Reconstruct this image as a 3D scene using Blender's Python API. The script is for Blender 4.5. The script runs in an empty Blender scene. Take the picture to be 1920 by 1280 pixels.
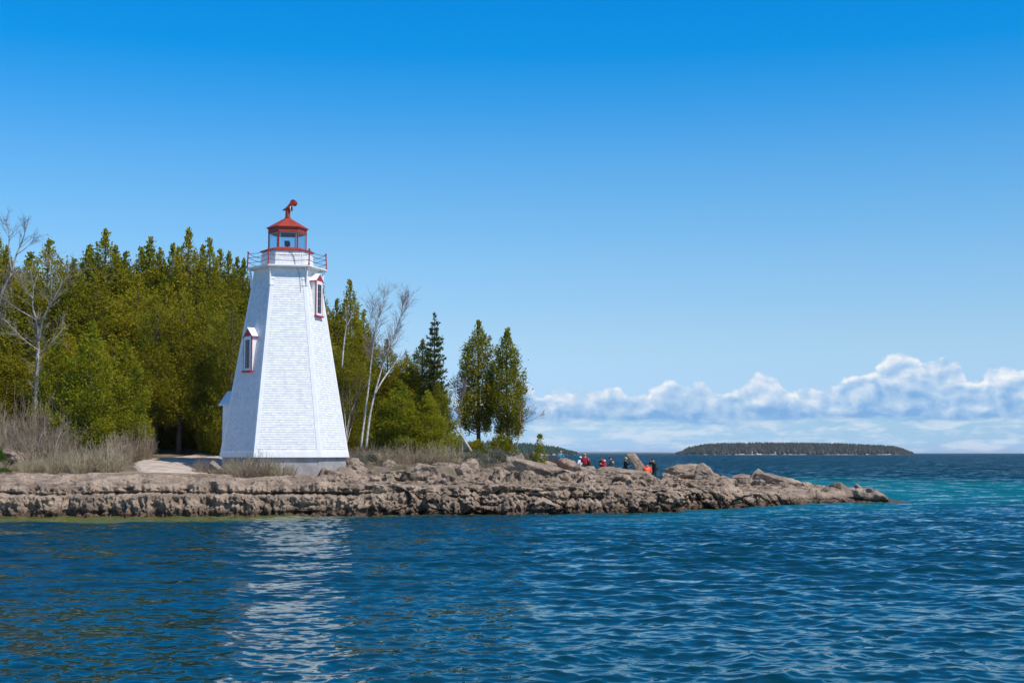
import bpy, bmesh, math, random
import numpy as np
from mathutils import Vector, Matrix, Euler, Quaternion

# ------------------------------------------------------------------ camera, sky, sun
scene = bpy.context.scene
FPX = 2667.0                      # focal length in pixels of the 1920 px wide photograph (50 mm lens)
CAMH = 2.8                        # eye height over the water
PITCH = math.atan(209.0 / FPX)
CP, SP = math.cos(PITCH), math.sin(PITCH)
cam_data = bpy.data.cameras.new("camera")
cam_data.sensor_width = 36.0
cam_data.lens = FPX / 1920.0 * 36.0
cam_data.clip_start = 0.5
cam_data.clip_end = 60000
cam = bpy.data.objects.new("camera", cam_data)
scene.collection.objects.link(cam)
cam.location = (0, 0, CAMH)
cam.rotation_euler = (math.radians(90) + PITCH, 0, 0)
scene.camera = cam
scene.view_settings.view_transform = 'Standard'
scene.view_settings.look = 'None'
scene.view_settings.exposure = 0.0
scene.view_settings.gamma = 1.0
scene.cycles.use_denoising = True
scene.cycles.max_bounces = 8
scene.cycles.diffuse_bounces = 3
scene.cycles.glossy_bounces = 3
scene.cycles.transparent_max_bounces = 12
scene.cycles.sample_clamp_indirect = 6.0

SUN_AZ = math.radians(53)         # to the right of the direction from the tower to the viewer
SUN_EL = math.radians(54)
sun_dir = Vector((math.sin(SUN_AZ) * math.cos(SUN_EL), -math.cos(SUN_AZ) * math.cos(SUN_EL), math.sin(SUN_EL)))
sun_data = bpy.data.lights.new("sun", 'SUN')
sun_data.energy = 4.6
sun_data.angle = math.radians(0.53)
sun_data.color = (1.0, 0.955, 0.89)
sun = bpy.data.objects.new("sun", sun_data)
scene.collection.objects.link(sun)
sun.rotation_euler = sun_dir.to_track_quat('Z', 'Y').to_euler()
sun.location = (60, -40, 90)


class NT:
    """tiny helper that writes node trees"""
    def __init__(self, tree):
        self.t = tree
        self.n = tree.nodes
        self.l = tree.links

    def node(self, typ, **kw):
        nd = self.n.new(typ)
        for k, v in kw.items():
            setattr(nd, k, v)
        return nd

    def put(self, sock, v):
        if isinstance(v, bpy.types.NodeSocket):
            self.l.new(v, sock)
        elif v is not None:
            if sock.type == 'RGBA' and len(v) == 3:
                v = (*v, 1.0)
            sock.default_value = v

    def m(self, op, a, b=None, c=None, clamp=False):
        nd = self.node('ShaderNodeMath', operation=op)
        nd.use_clamp = clamp
        for i, v in enumerate((a, b, c)):
            if v is not None:
                self.put(nd.inputs[i], v)
        return nd.outputs[0]

    def vm(self, op, a, b=None, scale=None):
        nd = self.node('ShaderNodeVectorMath', operation=op)
        self.put(nd.inputs[0], a)
        if b is not None:
            self.put(nd.inputs[1], b)
        if scale is not None:
            self.put(nd.inputs['Scale'], scale)
        return nd.outputs[0]

    def sm(self, v, lo, hi, a=0.0, b=1.0, kind='SMOOTHSTEP'):
        nd = self.node('ShaderNodeMapRange', interpolation_type=kind)
        nd.clamp = True
        self.put(nd.inputs['Value'], v)
        self.put(nd.inputs['From Min'], lo)
        self.put(nd.inputs['From Max'], hi)
        self.put(nd.inputs['To Min'], a)
        self.put(nd.inputs['To Max'], b)
        return nd.outputs['Result']

    def mix(self, f, a, b, blend='MIX'):
        nd = self.node('ShaderNodeMix', data_type='RGBA', blend_type=blend)
        self.put(nd.inputs[0], f)
        self.put(nd.inputs[6], a)
        self.put(nd.inputs[7], b)
        return nd.outputs[2]

    def noise(self, vec, scale, detail=4, rough=0.55, dist=0.0, dims='3D', out=0, w=None):
        nd = self.node('ShaderNodeTexNoise', noise_dimensions=dims)
        if vec is not None:
            self.l.new(vec, nd.inputs['Vector'])
        nd.inputs['Scale'].default_value = scale
        nd.inputs['Detail'].default_value = detail
        nd.inputs['Roughness'].default_value = rough
        nd.inputs['Distortion'].default_value = dist
        if w is not None:
            nd.inputs['W'].default_value = w
        return nd.outputs[out]

    def voronoi(self, vec, scale, feature='F1', out=0):
        nd = self.node('ShaderNodeTexVoronoi', feature=feature)
        if vec is not None:
            self.l.new(vec, nd.inputs['Vector'])
        nd.inputs['Scale'].default_value = scale
        return nd.outputs[out]

    def xyz(self, x, y, z):
        nd = self.node('ShaderNodeCombineXYZ')
        for i, v in enumerate((x, y, z)):
            self.put(nd.inputs[i], v)
        return nd.outputs[0]

    def sep(self, v):
        nd = self.node('ShaderNodeSeparateXYZ')
        self.l.new(v, nd.inputs[0])
        return nd.outputs

    def ramp(self, f, stops, interp='LINEAR'):
        nd = self.node('ShaderNodeValToRGB')
        cr = nd.color_ramp
        cr.interpolation = interp
        while len(cr.elements) < len(stops):
            cr.elements.new(0.5)
        for e, (p, c) in zip(cr.elements, stops):
            e.position = p
            e.color = (*c, 1.0) if len(c) == 3 else c
        self.put(nd.inputs[0], f)
        return nd.outputs[0]

    def curve(self, v, pts):
        nd = self.node('ShaderNodeFloatCurve')
        cv = nd.mapping.curves[0]
        nd.mapping.extend = 'HORIZONTAL'
        while len(cv.points) < len(pts):
            cv.points.new(0.5, 0.5)
        for p, (x, y) in zip(cv.points, pts):
            p.location = (x, y)
        nd.mapping.update()
        self.put(nd.inputs['Value'], v)
        return nd.outputs[0]


def ray(px, py):
    dx, dy = (px - 960.0) / FPX, (640.0 - py) / FPX
    return (dx, CP - dy * SP, SP + dy * CP)


def at(px, py, Y):
    d = ray(px, py)
    t = Y / d[1]
    return Vector((d[0] * t, Y, CAMH + d[2] * t))


def az_el(px, py):
    d = ray(px, py)
    return math.atan2(d[0], d[1]), math.atan2(d[2], math.hypot(d[0], d[1]))


# ---- the sky: Nishita daylight with a bank of far cumulus low over the lake
world = bpy.data.worlds.new("World")
scene.world = world
world.use_nodes = True
w = NT(world.node_tree)
w.n.clear()
sky = w.node('ShaderNodeTexSky', sky_type='NISHITA')
sky.sun_disc = False
sky.sun_elevation = SUN_EL
sky.sun_rotation = math.pi - SUN_AZ
sky.altitude = 200
sky.air_density = 1.0
sky.dust_density = 0.3
sky.ozone_density = 3.0
STR = 0.1
dirv = w.node('ShaderNodeTexCoord').outputs['Generated']
dx_, dy_, dz_ = w.sep(dirv)
A_ = w.m('MULTIPLY', w.m('ARCTAN2', dx_, dy_), FPX / 100.0)          # hundreds of pixels
E_ = w.m('MULTIPLY', w.m('ARCSINE', dz_), FPX / 100.0)
SKYGRADE = [(0.002, (.60, 1.0, 1.92)), (0.05, (.60, .93, 1.52)), (0.09, (.80, 1.03, 1.53)), (0.165, (.93, 1.12, 1.38)), (0.207, (.915, 1.145, 1.37)),
            (0.29, (.85, 1.2, 1.42)), (0.373, (.69, 1.215, 1.48)), (0.456, (.50, 1.19, 1.56)), (0.537, (.245, 1.125, 1.64)),
            (0.618, (.04, 1.067, 1.69)), (0.70, (.02, 1.05, 1.77)), (0.82, (.15, 1.0, 1.7)), (1.0, (.40, .92, 1.45))]
skyc = w.mix(1.0, sky.outputs[0], w.ramp(w.m('DIVIDE', E_, 12.0, clamp=True), SKYGRADE), 'MULTIPLY')

CT = [(880, 745), (960, 735), (985, 712), (1010, 742), (1050, 730), (1090, 735), (1135, 725), (1160, 722), (1178, 742),
      (1205, 732), (1235, 716), (1262, 710), (1300, 710), (1335, 722), (1372, 736), (1400, 716), (1430, 704), (1462, 716),
      (1485, 738), (1535, 738), (1560, 722), (1600, 715), (1635, 694), (1660, 672), (1690, 657), (1715, 665), (1742, 688),
      (1765, 674), (1792, 666), (1806, 690), (1832, 714), (1856, 706), (1885, 700), (1920, 692), (1980, 705), (2060, 725)]
cpts = []
for px, py in CT:
    a, e = az_el(px, py)
    cpts.append(((a * 26.67 + 2.0) / 14.0, e * 26.67 / 3.0))
Tc = w.m('MULTIPLY', w.curve(w.m('DIVIDE', w.m('ADD', A_, 2.0), 14.0), cpts), 3.0)


def cloud_noise(da, de):
    v = w.xyz(w.m('ADD', A_, da), w.m('ADD', w.m('MULTIPLY', E_, 1.25), de), 3.7)
    big = w.noise(v, 1.7, 7, 0.55, 0.25)
    puff = w.voronoi(w.vm('ADD', v, w.vm('SCALE', w.noise(v, 3.0, 3, 0.5, out=1), scale=0.35)), 2.5)
    return w.m('ADD', big, w.m('MULTIPLY', w.m('SUBTRACT', 0.45, puff), 0.27))


n0 = cloud_noise(0.0, 0.0)
n1 = cloud_noise(-0.09, 0.10)
hh = w.m('SUBTRACT', Tc, E_)                                       # how far under the cloud top
dens = w.sm(w.m('ADD', hh, w.m('MULTIPLY', w.m('SUBTRACT', n0, 0.5), 0.85)), -0.03, 0.095)
basev = w.xyz(w.m('MULTIPLY', A_, 0.55), w.m('MULTIPLY', E_, 2.6), 9.1)
nb = w.noise(basev, 1.6, 6, 0.58)
dens = w.m('MULTIPLY', dens, w.sm(w.m('ADD', E_, w.m('MULTIPLY', w.m('SUBTRACT', nb, 0.5), 0.45)), 0.50, 0.68))
def soft_noise(da, de):
    v = w.xyz(w.m('ADD', A_, da), w.m('ADD', w.m('MULTIPLY', E_, 1.35), de), 3.7)
    return w.noise(v, 1.9, 4.2, 0.5, 0.35)


s0, s1 = soft_noise(0.0, 0.0), soft_noise(-0.13, 0.17)
lit = w.m('MULTIPLY', w.m('SUBTRACT', s0, s1), 1.7)
lit = w.m('ADD', lit, w.m('MULTIPLY', w.m('SUBTRACT', n0, n1), 0.75))
hgt = w.m('DIVIDE', w.m('SUBTRACT', E_, 0.62), w.m('MAXIMUM', w.m('SUBTRACT', Tc, 0.62), 0.2))
lit = w.m('ADD', lit, w.sm(hgt, 0.0, 1.0, 0.08, 0.80, 'LINEAR'), clamp=True)
ccol = w.ramp(lit, [(0.0, (2.1, 4.3, 7.6)), (0.25, (3.3, 5.3, 8.1)), (0.5, (4.6, 6.4, 8.6)), (0.75, (6.8, 7.8, 9.1)), (1.0, (9.1, 9.4, 9.8))])
# thin low streaks under the bank
st = w.sm(w.noise(w.xyz(w.m('MULTIPLY', A_, 0.9), w.m('MULTIPLY', E_, 3.6), 4.4), 1.7, 6, 0.6), 0.42, 0.64)
st = w.m('MULTIPLY', st, w.sm(E_, 0.95, 0.6))
st = w.m('MULTIPLY', st, w.sm(A_, -6.0, 0.5))
skyc = w.mix(w.m('MULTIPLY', st, 0.8), skyc, (6.6, 7.7, 9.0))
skyc = w.mix(w.m('MULTIPLY', dens, w.m('MULTIPLY', w.sm(A_, -6.0, 0.5), 0.95)), skyc, ccol)
bg = w.node('ShaderNodeBackground')
w.put(bg.inputs[0], skyc)
bg.inputs[1].default_value = STR
out = w.node('ShaderNodeOutputWorld')
w.l.new(bg.outputs[0], out.inputs[0])

# ------------------------------------------------------------------ helpers
COL = scene.collection
random.seed(7)


def tag(o, label=None, cat=None, group=None, kind=None):
    if label:
        o['label'] = label
    if cat:
        o['category'] = cat
    if group:
        o['group'] = group
    if kind:
        o['kind'] = kind
    return o


def empty(name, loc, rz=0.0):
    o = bpy.data.objects.new(name, None)
    COL.objects.link(o)
    o.location = loc
    o.rotation_euler = (0, 0, rz)
    o.empty_display_size = 0.3
    return o


def mesh_np(name, verts, faces, mat=None, smooth=False):
    """verts (n,3) array, faces (m,k) array of one polygon size"""
    verts = np.asarray(verts, dtype=np.float32)
    faces = np.asarray(faces, dtype=np.int32)
    me = bpy.data.meshes.new(name)
    k = faces.shape[1]
    me.vertices.add(len(verts))
    me.vertices.foreach_set('co', verts.ravel())
    me.loops.add(faces.size)
    me.loops.foreach_set('vertex_index', faces.ravel())
    me.polygons.add(len(faces))
    me.polygons.foreach_set('loop_start', np.arange(0, faces.size, k, dtype=np.int32))
    me.polygons.foreach_set('use_smooth', np.full(len(faces), smooth, dtype=bool))
    me.update(calc_edges=True)
    me.validate()
    if mat:
        me.materials.append(mat)
    return me


def link(name, me, parent=None, loc=None):
    o = bpy.data.objects.new(name, me)
    COL.objects.link(o)
    if parent:
        o.parent = parent
    if loc is not None:
        o.location = loc
    return o


class MB:
    def __init__(self):
        self.v, self.f = [], []

    def poly(self, pts, faces):
        b = len(self.v)
        self.v += [tuple(p) for p in pts]
        self.f += [tuple(i + b for i in f) for f in faces]

    def box(self, c, sx, sy, sz, ax=(1, 0, 0), ay=(0, 1, 0), az=(0, 0, 1)):
        c, ax, ay, az = Vector(c), Vector(ax), Vector(ay), Vector(az)
        pts = [c + ax * (i * sx / 2) + ay * (j * sy / 2) + az * (k * sz / 2)
               for i in (-1, 1) for j in (-1, 1) for k in (-1, 1)]
        self.poly(pts, [(0, 1, 3, 2), (4, 6, 7, 5), (0, 4, 5, 1), (2, 3, 7, 6), (0, 2, 6, 4), (1, 5, 7, 3)])

    def tube(self, pts, radii, n=6, caps=True):
        pts = [Vector(p) for p in pts]
        if not hasattr(radii, '__len__'):
            radii = [radii] * len(pts)
        rings = []
        prev = None
        for i, p in enumerate(pts):
            d = (pts[min(i + 1, len(pts) - 1)] - pts[max(i - 1, 0)])
            if d.length < 1e-9:
                d = Vector((0, 0, 1))
            d.normalize()
            if prev is None:
                a = d.orthogonal().normalized()
            else:
                a = prev - d * prev.dot(d)
                a = a.normalized() if a.length > 1e-6 else d.orthogonal().normalized()
            prev = a
            b = d.cross(a)
            base = len(self.v)
            for k in range(n):
                t = 2 * math.pi * k / n
                self.v.append(tuple(p + (a * math.cos(t) + b * math.sin(t)) * radii[i]))
            rings.append(base)
        for r0, r1 in zip(rings, rings[1:]):
            for k in range(n):
                k2 = (k + 1) % n
                self.f.append((r0 + k, r0 + k2, r1 + k2, r1 + k))
        if caps:
            self.f.append(tuple(rings[0] + k for k in reversed(range(n))))
            self.f.append(tuple(rings[-1] + k for k in range(n)))

    def prism(self, rings, close=True):
        """rings: list of lists of points with equal count, joined in order and capped"""
        n = len(rings[0])
        base = len(self.v)
        for r in rings:
            self.v += [tuple(p) for p in r]
        for i in range(len(rings) - 1):
            for k in range(n):
                k2 = (k + 1) % n
                self.f.append((base + i * n + k, base + i * n + k2, base + (i + 1) * n + k2, base + (i + 1) * n + k))
        if close:
            self.f.append(tuple(base + k for k in reversed(range(n))))
            self.f.append(tuple(base + (len(rings) - 1) * n + k for k in range(n)))

    def build(self, name, mat, parent=None, smooth=False, loc=None, bevel=0):
        me = bpy.data.meshes.new(name)
        me.from_pydata(self.v, [], self.f)
        me.update()
        if mat:
            me.materials.append(mat)
        bm = bmesh.new()
        bm.from_mesh(me)
        bmesh.ops.recalc_face_normals(bm, faces=bm.faces)
        bm.to_mesh(me)
        bm.free()
        if smooth:
            me.polygons.foreach_set('use_smooth', np.ones(len(me.polygons), dtype=bool))
        o = link(name, me, parent, loc)
        if bevel:
            b = o.modifiers.new('edge', 'BEVEL')
            b.width = bevel
            b.segments = 2
            b.limit_method = 'ANGLE'
        return o


# ---- noise in numpy
_rs = np.random.RandomState(11)
_perm = np.tile(_rs.permutation(256), 3)
_grad = _rs.normal(size=(256, 3))
_grad /= np.linalg.norm(_grad, axis=1)[:, None]
_cell = _rs.rand(256, 3)


def pnoise(x, y, z):
    xi, yi, zi = np.floor(x).astype(int), np.floor(y).astype(int), np.floor(z).astype(int)
    xf, yf, zf = x - xi, y - yi, z - zi
    u, v, s = [t * t * t * (t * (t * 6 - 15) + 10) for t in (xf, yf, zf)]
    xi, yi, zi = xi & 255, yi & 255, zi & 255

    def g(i, j, k):
        h = _perm[_perm[_perm[(xi + i) & 255] + ((yi + j) & 255)] + ((zi + k) & 255)] & 255
        gr = _grad[h]
        return gr[..., 0] * (xf - i) + gr[..., 1] * (yf - j) + gr[..., 2] * (zf - k)
    a = g(0, 0, 0) * (1 - u) + g(1, 0, 0) * u
    b = g(0, 1, 0) * (1 - u) + g(1, 1, 0) * u
    c = g(0, 0, 1) * (1 - u) + g(1, 0, 1) * u
    d = g(0, 1, 1) * (1 - u) + g(1, 1, 1) * u
    return ((a * (1 - v) + b * v) * (1 - s) + (c * (1 - v) + d * v) * s) * 1.6


def fbm(x, y, z, octv=4, gain=0.5, lac=2.03):
    t, a = 0.0, 1.0
    for _ in range(octv):
        t = t + a * pnoise(x, y, z)
        x, y, z, a = x * lac + 13.7, y * lac + 5.1, z * lac + 7.9, a * gain
    return t


def worley(x, y, z):
    """F1, F2 and the random value of the nearest cell"""
    xi, yi, zi = np.floor(x).astype(int), np.floor(y).astype(int), np.floor(z).astype(int)
    f1 = np.full(np.shape(x), 9.0)
    f2 = np.full(np.shape(x), 9.0)
    idv = np.zeros(np.shape(x))
    for i in (-1, 0, 1):
        for j in (-1, 0, 1):
            for k in (-1, 0, 1):
                h = _perm[_perm[_perm[(xi + i) & 255] + ((yi + j) & 255)] + ((zi + k) & 255)] & 255
                c = _cell[h]
                d = np.sqrt((xi + i + c[..., 0] - x) ** 2 + (yi + j + c[..., 1] - y) ** 2 + (zi + k + c[..., 2] - z) ** 2)
                near = d < f1
                f2 = np.where(near, f1, np.minimum(f2, d))
                idv = np.where(near, _cell[(h * 7 + 3) & 255][..., 0], idv)
                f1 = np.where(near, d, f1)
    return f1, f2, idv


def worley2(x, y):
    """2-D cells: F1, F2, random value of the cell, offset from its centre"""
    xi, yi = np.floor(x).astype(int), np.floor(y).astype(int)
    f1, f2 = np.full(np.shape(x), 9.0), np.full(np.shape(x), 9.0)
    idv, ox, oy = np.zeros(np.shape(x)), np.zeros(np.shape(x)), np.zeros(np.shape(x))
    for i in (-1, 0, 1):
        for j in (-1, 0, 1):
            h = _perm[_perm[(xi + i) & 255] + ((yi + j) & 255)] & 255
            c = _cell[h]
            dx, dy = x - (xi + i + c[..., 0]), y - (yi + j + c[..., 1])
            d = np.sqrt(dx * dx + dy * dy)
            near = d < f1
            f2 = np.where(near, f1, np.minimum(f2, d))
            idv = np.where(near, c[..., 2], idv)
            ox, oy = np.where(near, dx, ox), np.where(near, dy, oy)
            f1 = np.where(near, d, f1)
    return f1, f2, idv, ox, oy


def sstep(a, b, x):
    t = np.clip((x - a) / (b - a), 0, 1)
    return t * t * (3 - 2 * t)


# ------------------------------------------------------------------ materials
def new_mat(name):
    m = bpy.data.materials.new(name)
    m.use_nodes = True
    t = NT(m.node_tree)
    t.n.clear()
    o = t.node('ShaderNodeOutputMaterial')
    p = t.node('ShaderNodeBsdfPrincipled')
    t.l.new(p.outputs[0], o.inputs[0])
    return m, t, p, o


def paint(name, col, rough=0.5, var=0.12, scale=3.0, bump=0.0, bscale=40, metal=0.0):
    m, t, p, o = new_mat(name)
    pos = t.node('ShaderNodeNewGeometry').outputs['Position']
    n = t.noise(pos, scale, 5, 0.6)
    lo = tuple(c * (1 - var) for c in col)
    hi = tuple(min(1, c * (1 + var)) for c in col)
    t.put(p.inputs['Base Color'], t.mix(t.sm(n, 0.3, 0.7), lo, hi))
    p.inputs['Roughness'].default_value = rough
    p.inputs['Metallic'].default_value = metal
    if bump:
        b = t.node('ShaderNodeBump')
        b.inputs['Strength'].default_value = bump
        b.inputs['Distance'].default_value = 0.02
        t.l.new(t.noise(pos, bscale, 4, 0.6), b.inputs['Height'])
        t.l.new(b.outputs[0], p.inputs['Normal'])
    return m


def shingle_paint():
    m, t, p, o = new_mat('white_shingle_paint')
    g = t.node('ShaderNodeNewGeometry')
    r = g.outputs['Random Per Island']
    n = t.noise(g.outputs['Position'], 1.3, 5, 0.6)
    c = t.mix(r, (0.69, 0.68, 0.67), (0.83, 0.815, 0.79))
    c = t.mix(t.m('MULTIPLY', t.sm(n, 0.5, 0.75), 0.12), c, (0.58, 0.58, 0.58))
    st = t.noise(t.vm('MULTIPLY', g.outputs['Position'], (3.0, 3.0, .22)), 1.0, 5, 0.62)
    c = t.mix(t.m('MULTIPLY', t.sm(st, 0.54, 0.74), 0.30), c, (0.56, 0.52, 0.46))
    t.put(p.inputs['Base Color'], c)
    p.inputs['Roughness'].default_value = 0.6
    return m


def rock_mat(name, a=(0.455, 0.338, 0.24), b=(0.225, 0.165, 0.118), wet=True):
    m, t, p, o = new_mat(name)
    g = t.node('ShaderNodeNewGeometry')
    pos = g.outputs['Position']
    x, y, z = t.sep(pos)
    n1 = t.noise(pos, 0.9, 6, 0.62)
    n2 = t.noise(pos, 5.0, 6, 0.65)
    n3 = t.noise(t.vm('MULTIPLY', pos, (1.0, 1.0, 6.0)), 1.6, 4, 0.6)
    c = t.mix(t.sm(n1, 0.36, 0.66), b, a)
    c = t.mix(t.m('MULTIPLY', t.sm(n2, 0.52, 0.72), 0.55), c, tuple(v * 0.55 for v in b))
    c = t.mix(t.m('MULTIPLY', t.sm(n3, 0.5, 0.7), 0.35), c, (0.50, 0.40, 0.31))
    pits = t.voronoi(t.vm('ADD', pos, t.vm('SCALE', t.noise(pos, 4, 3, 0.6, out=1), scale=0.3)), 5.0)
    c = t.mix(t.sm(pits, 0.16, 0.05, 0.0, 0.5), c, (0.06, 0.047, 0.04))
    if wet:
        zz = t.m('ADD', z, t.m('MULTIPLY', t.m('SUBTRACT', n2, 0.5), 0.5))
        c = t.mix(t.sm(zz, 0.50, 0.12), c, t.mix(t.sm(n2, 0.4, 0.65), (0.075, 0.048, 0.032), (0.20, 0.125, 0.085)))
    t.put(p.inputs['Base Color'], c)
    p.inputs['Roughness'].default_value = 0.9
    p.inputs['Specular IOR Level'].default_value = 0.25
    bmp = t.node('ShaderNodeBump')
    bmp.inputs['Strength'].default_value = 1.0
    bmp.inputs['Distance'].default_value = 0.15
    hgt = t.m('ADD', t.noise(pos, 7.0, 8, 0.68), t.m('MULTIPLY', t.sm(pits, 0.0, 0.3), 0.5))
    t.l.new(hgt, bmp.inputs['Height'])
    t.l.new(bmp.outputs[0], p.inputs['Normal'])
    return m


def leaf_mat(name, a, b, c, trans=0.3):
    """foliage: three colours picked per leaf spray"""
    m, t, p, o = new_mat(name)
    g = t.node('ShaderNodeNewGeometry')
    r = g.outputs['Random Per Island']
    oi = t.node('ShaderNodeObjectInfo').outputs['Random']
    oc = t.node('ShaderNodeTexCoord').outputs['Object']
    big = t.noise(t.vm('ADD', oc, t.vm('SCALE', t.xyz(oi, oi, oi), scale=30.0)), 0.8, 3, 0.6)
    f = t.m('ADD', t.m('MULTIPLY', r, 0.6), t.m('MULTIPLY', t.m('SUBTRACT', big, 0.4), 1.3))
    f = t.m('ADD', f, t.m('MULTIPLY', t.m('SUBTRACT', oi, 0.5), 0.35), clamp=True)
    col = t.ramp(f, [(0.0, a), (0.5, b), (1.0, c)])
    t.put(p.inputs['Base Color'], col)
    p.inputs['Roughness'].default_value = 0.65
    p.inputs['Specular IOR Level'].default_value = 0.2
    tr = t.node('ShaderNodeBsdfTranslucent')
    t.put(tr.inputs[0], t.mix(1.0, col, (1.3, 1.25, 0.6), 'MULTIPLY'))
    ms = t.node('ShaderNodeMixShader')
    ms.inputs[0].default_value = trans
    t.l.new(p.outputs[0], ms.inputs[1])
    t.l.new(tr.outputs[0], ms.inputs[2])
    t.l.new(ms.outputs[0], o.inputs[0])
    return m


def bark_mat(name, a, b, scale=6.0, stretch=(1, 1, 0.25)):
    m, t, p, o = new_mat(name)
    oc = t.node('ShaderNodeTexCoord').outputs['Object']
    n = t.noise(t.vm('MULTIPLY', oc, stretch), scale, 5, 0.65)
    t.put(p.inputs['Base Color'], t.mix(t.sm(n, 0.38, 0.62), a, b))
    p.inputs['Roughness'].default_value = 0.85
    return m


M = {}
M['shingle'] = shingle_paint()
M['white'] = paint('white_paint', (0.79, 0.775, 0.75), 0.5, 0.05, 2.0)
M['red'] = paint('red_paint', (0.36, 0.035, 0.03), 0.5, 0.2, 4.0)
M['redroof'] = paint('red_roof_paint', (0.33, 0.038, 0.017), 0.55, 0.18, 3.0)
M['crimson'] = paint('crimson_trim', (0.42, 0.012, 0.03), 0.5, 0.1, 4.0)
M['concrete'] = paint('concrete', (0.36, 0.335, 0.32), 0.85, 0.22, 1.6, 0.25, 30)
M['dark'] = paint('dark_metal', (0.03, 0.034, 0.042), 0.5, 0.2, 8)
M['cable'] = paint('rail_cable', (0.11, 0.03, 0.06), 0.6, 0.1, 8)
M['rock'] = rock_mat('limestone')
M['boulder'] = rock_mat('boulder_limestone', (0.46, 0.348, 0.255), (0.245, 0.183, 0.135))
# ------------------------------------------------------------------ the rocky point (terrain)
KPX = np.array([-420, 0, 200, 400, 640, 800, 960, 1050, 1150, 1225, 1300, 1400, 1500, 1600, 1660, 1700.])
K_WY = np.array([966, 966, 966, 966, 965, 963.5, 962, 961, 960, 958.5, 954, 949, 943.5, 941, 941, 941.5])
K_F = CAMH * FPX / (K_WY - 849.0)
K_ZA = np.array([1.42, 1.42, 1.42, 1.40, 1.38, 1.36, 1.30, 1.25, 1.2, 1.12, 1.0, .82, .54, .26, .14, .02])
K_DA = np.array([1.0, 1.0, 1.0, 1.0, 1.1, 1.2, 1.3, 1.3, 1.3, 1.2, 1.2, 1.1, 1.0, .8, .6, .3])
K_DB = np.array([5, 5, 5, 5, 6.5, 9, 9, 9, 9, 9, 8, 7, 5, 4, 2, 1.])
K_ZB = np.array([1.66, 1.66, 1.68, 1.66, 1.55, 1.42, 1.36, 1.28, 1.2, 1.10, 1.0, .90, .62, .32, .18, .0])
K_YC = np.array([80, 80, 80, 80, 80, 80, 83, 88, 90, 92, 90, 88, 88, 86, 83.6, 81.6])
K_ZC = np.array([2.5, 2.5, 2.5, 2.4, 2.40, 2.35, 2.2, 1.5, .88, .80, .95, .93, .68, .34, .18, -.02])
K_YD = np.array([92, 92, 92, 92, 92, 92, 93, 100, 101, 104, 98, 96, 95, 92, 85.5, 82.2])
K_ZD = np.array([3.4, 3.4, 3.4, 3.4, 3.3, 3.1, 2.8, 1.7, .86, .78, .85, .8, .6, .3, .1, -.06])
K_YE = np.array([150, 150, 150, 150, 140, 126, 117, 114, 112, 112, 110, 108, 104, 97, 87, 82.8])
LHX, LHY = at(534, 857, 75.0).x, 75.0


def keyed(px, arr):
    return np.interp(px, KPX, arr)


def base_z(px, Y):
    """smooth height of the ground on the sight line px at depth Y (no rock detail)"""
    px = np.asarray(px, float)
    Y = np.asarray(Y, float)
    F = keyed(px, K_F)
    ya = F + keyed(px, K_DA)
    yb = np.maximum(F + keyed(px, K_DB), ya + .2)
    yb = np.minimum(yb, keyed(px, K_YC) - .2)
    ys = [F, ya, yb, keyed(px, K_YC), keyed(px, K_YD), keyed(px, K_YE), keyed(px, K_YE) + 9]
    zs = [0 * F, keyed(px, K_ZA), keyed(px, K_ZB), keyed(px, K_ZC), keyed(px, K_ZD), 0 * F, 0 * F - 2.5]
    z = np.full(np.broadcast(px, Y).shape, -2.5)
    for i in range(6):
        t = np.clip((Y - ys[i]) / np.maximum(ys[i + 1] - ys[i], 1e-3), 0, 1)
        if i in (1, 2):
            seg = zs[i] + (zs[i + 1] - zs[i]) * t
        else:
            seg = zs[i] + (zs[i + 1] - zs[i]) * (t * t * (3 - 2 * t) * .5 + t * .5)
        z = np.where((Y >= ys[i]) & (Y <= ys[i + 1]), seg, z)
    # level pad under the tower
    x = (px - 960) / FPX * Y
    d = np.hypot(x - LHX, Y - LHY)
    z = z + (1.70 - z) * (1 - sstep(3.4, 6.2, d))
    return z


def px_of(x, y):
    return 960 + FPX * x / y


def ground(px, Y):
    return float(base_z(np.array([float(px)]), np.array([float(Y)]))[0])


def on_ground(px, Y, lift=0.0):
    x = (px - 960) / FPX * Y * 1.0
    return Vector((x, Y, ground(px, Y) + lift))


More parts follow.
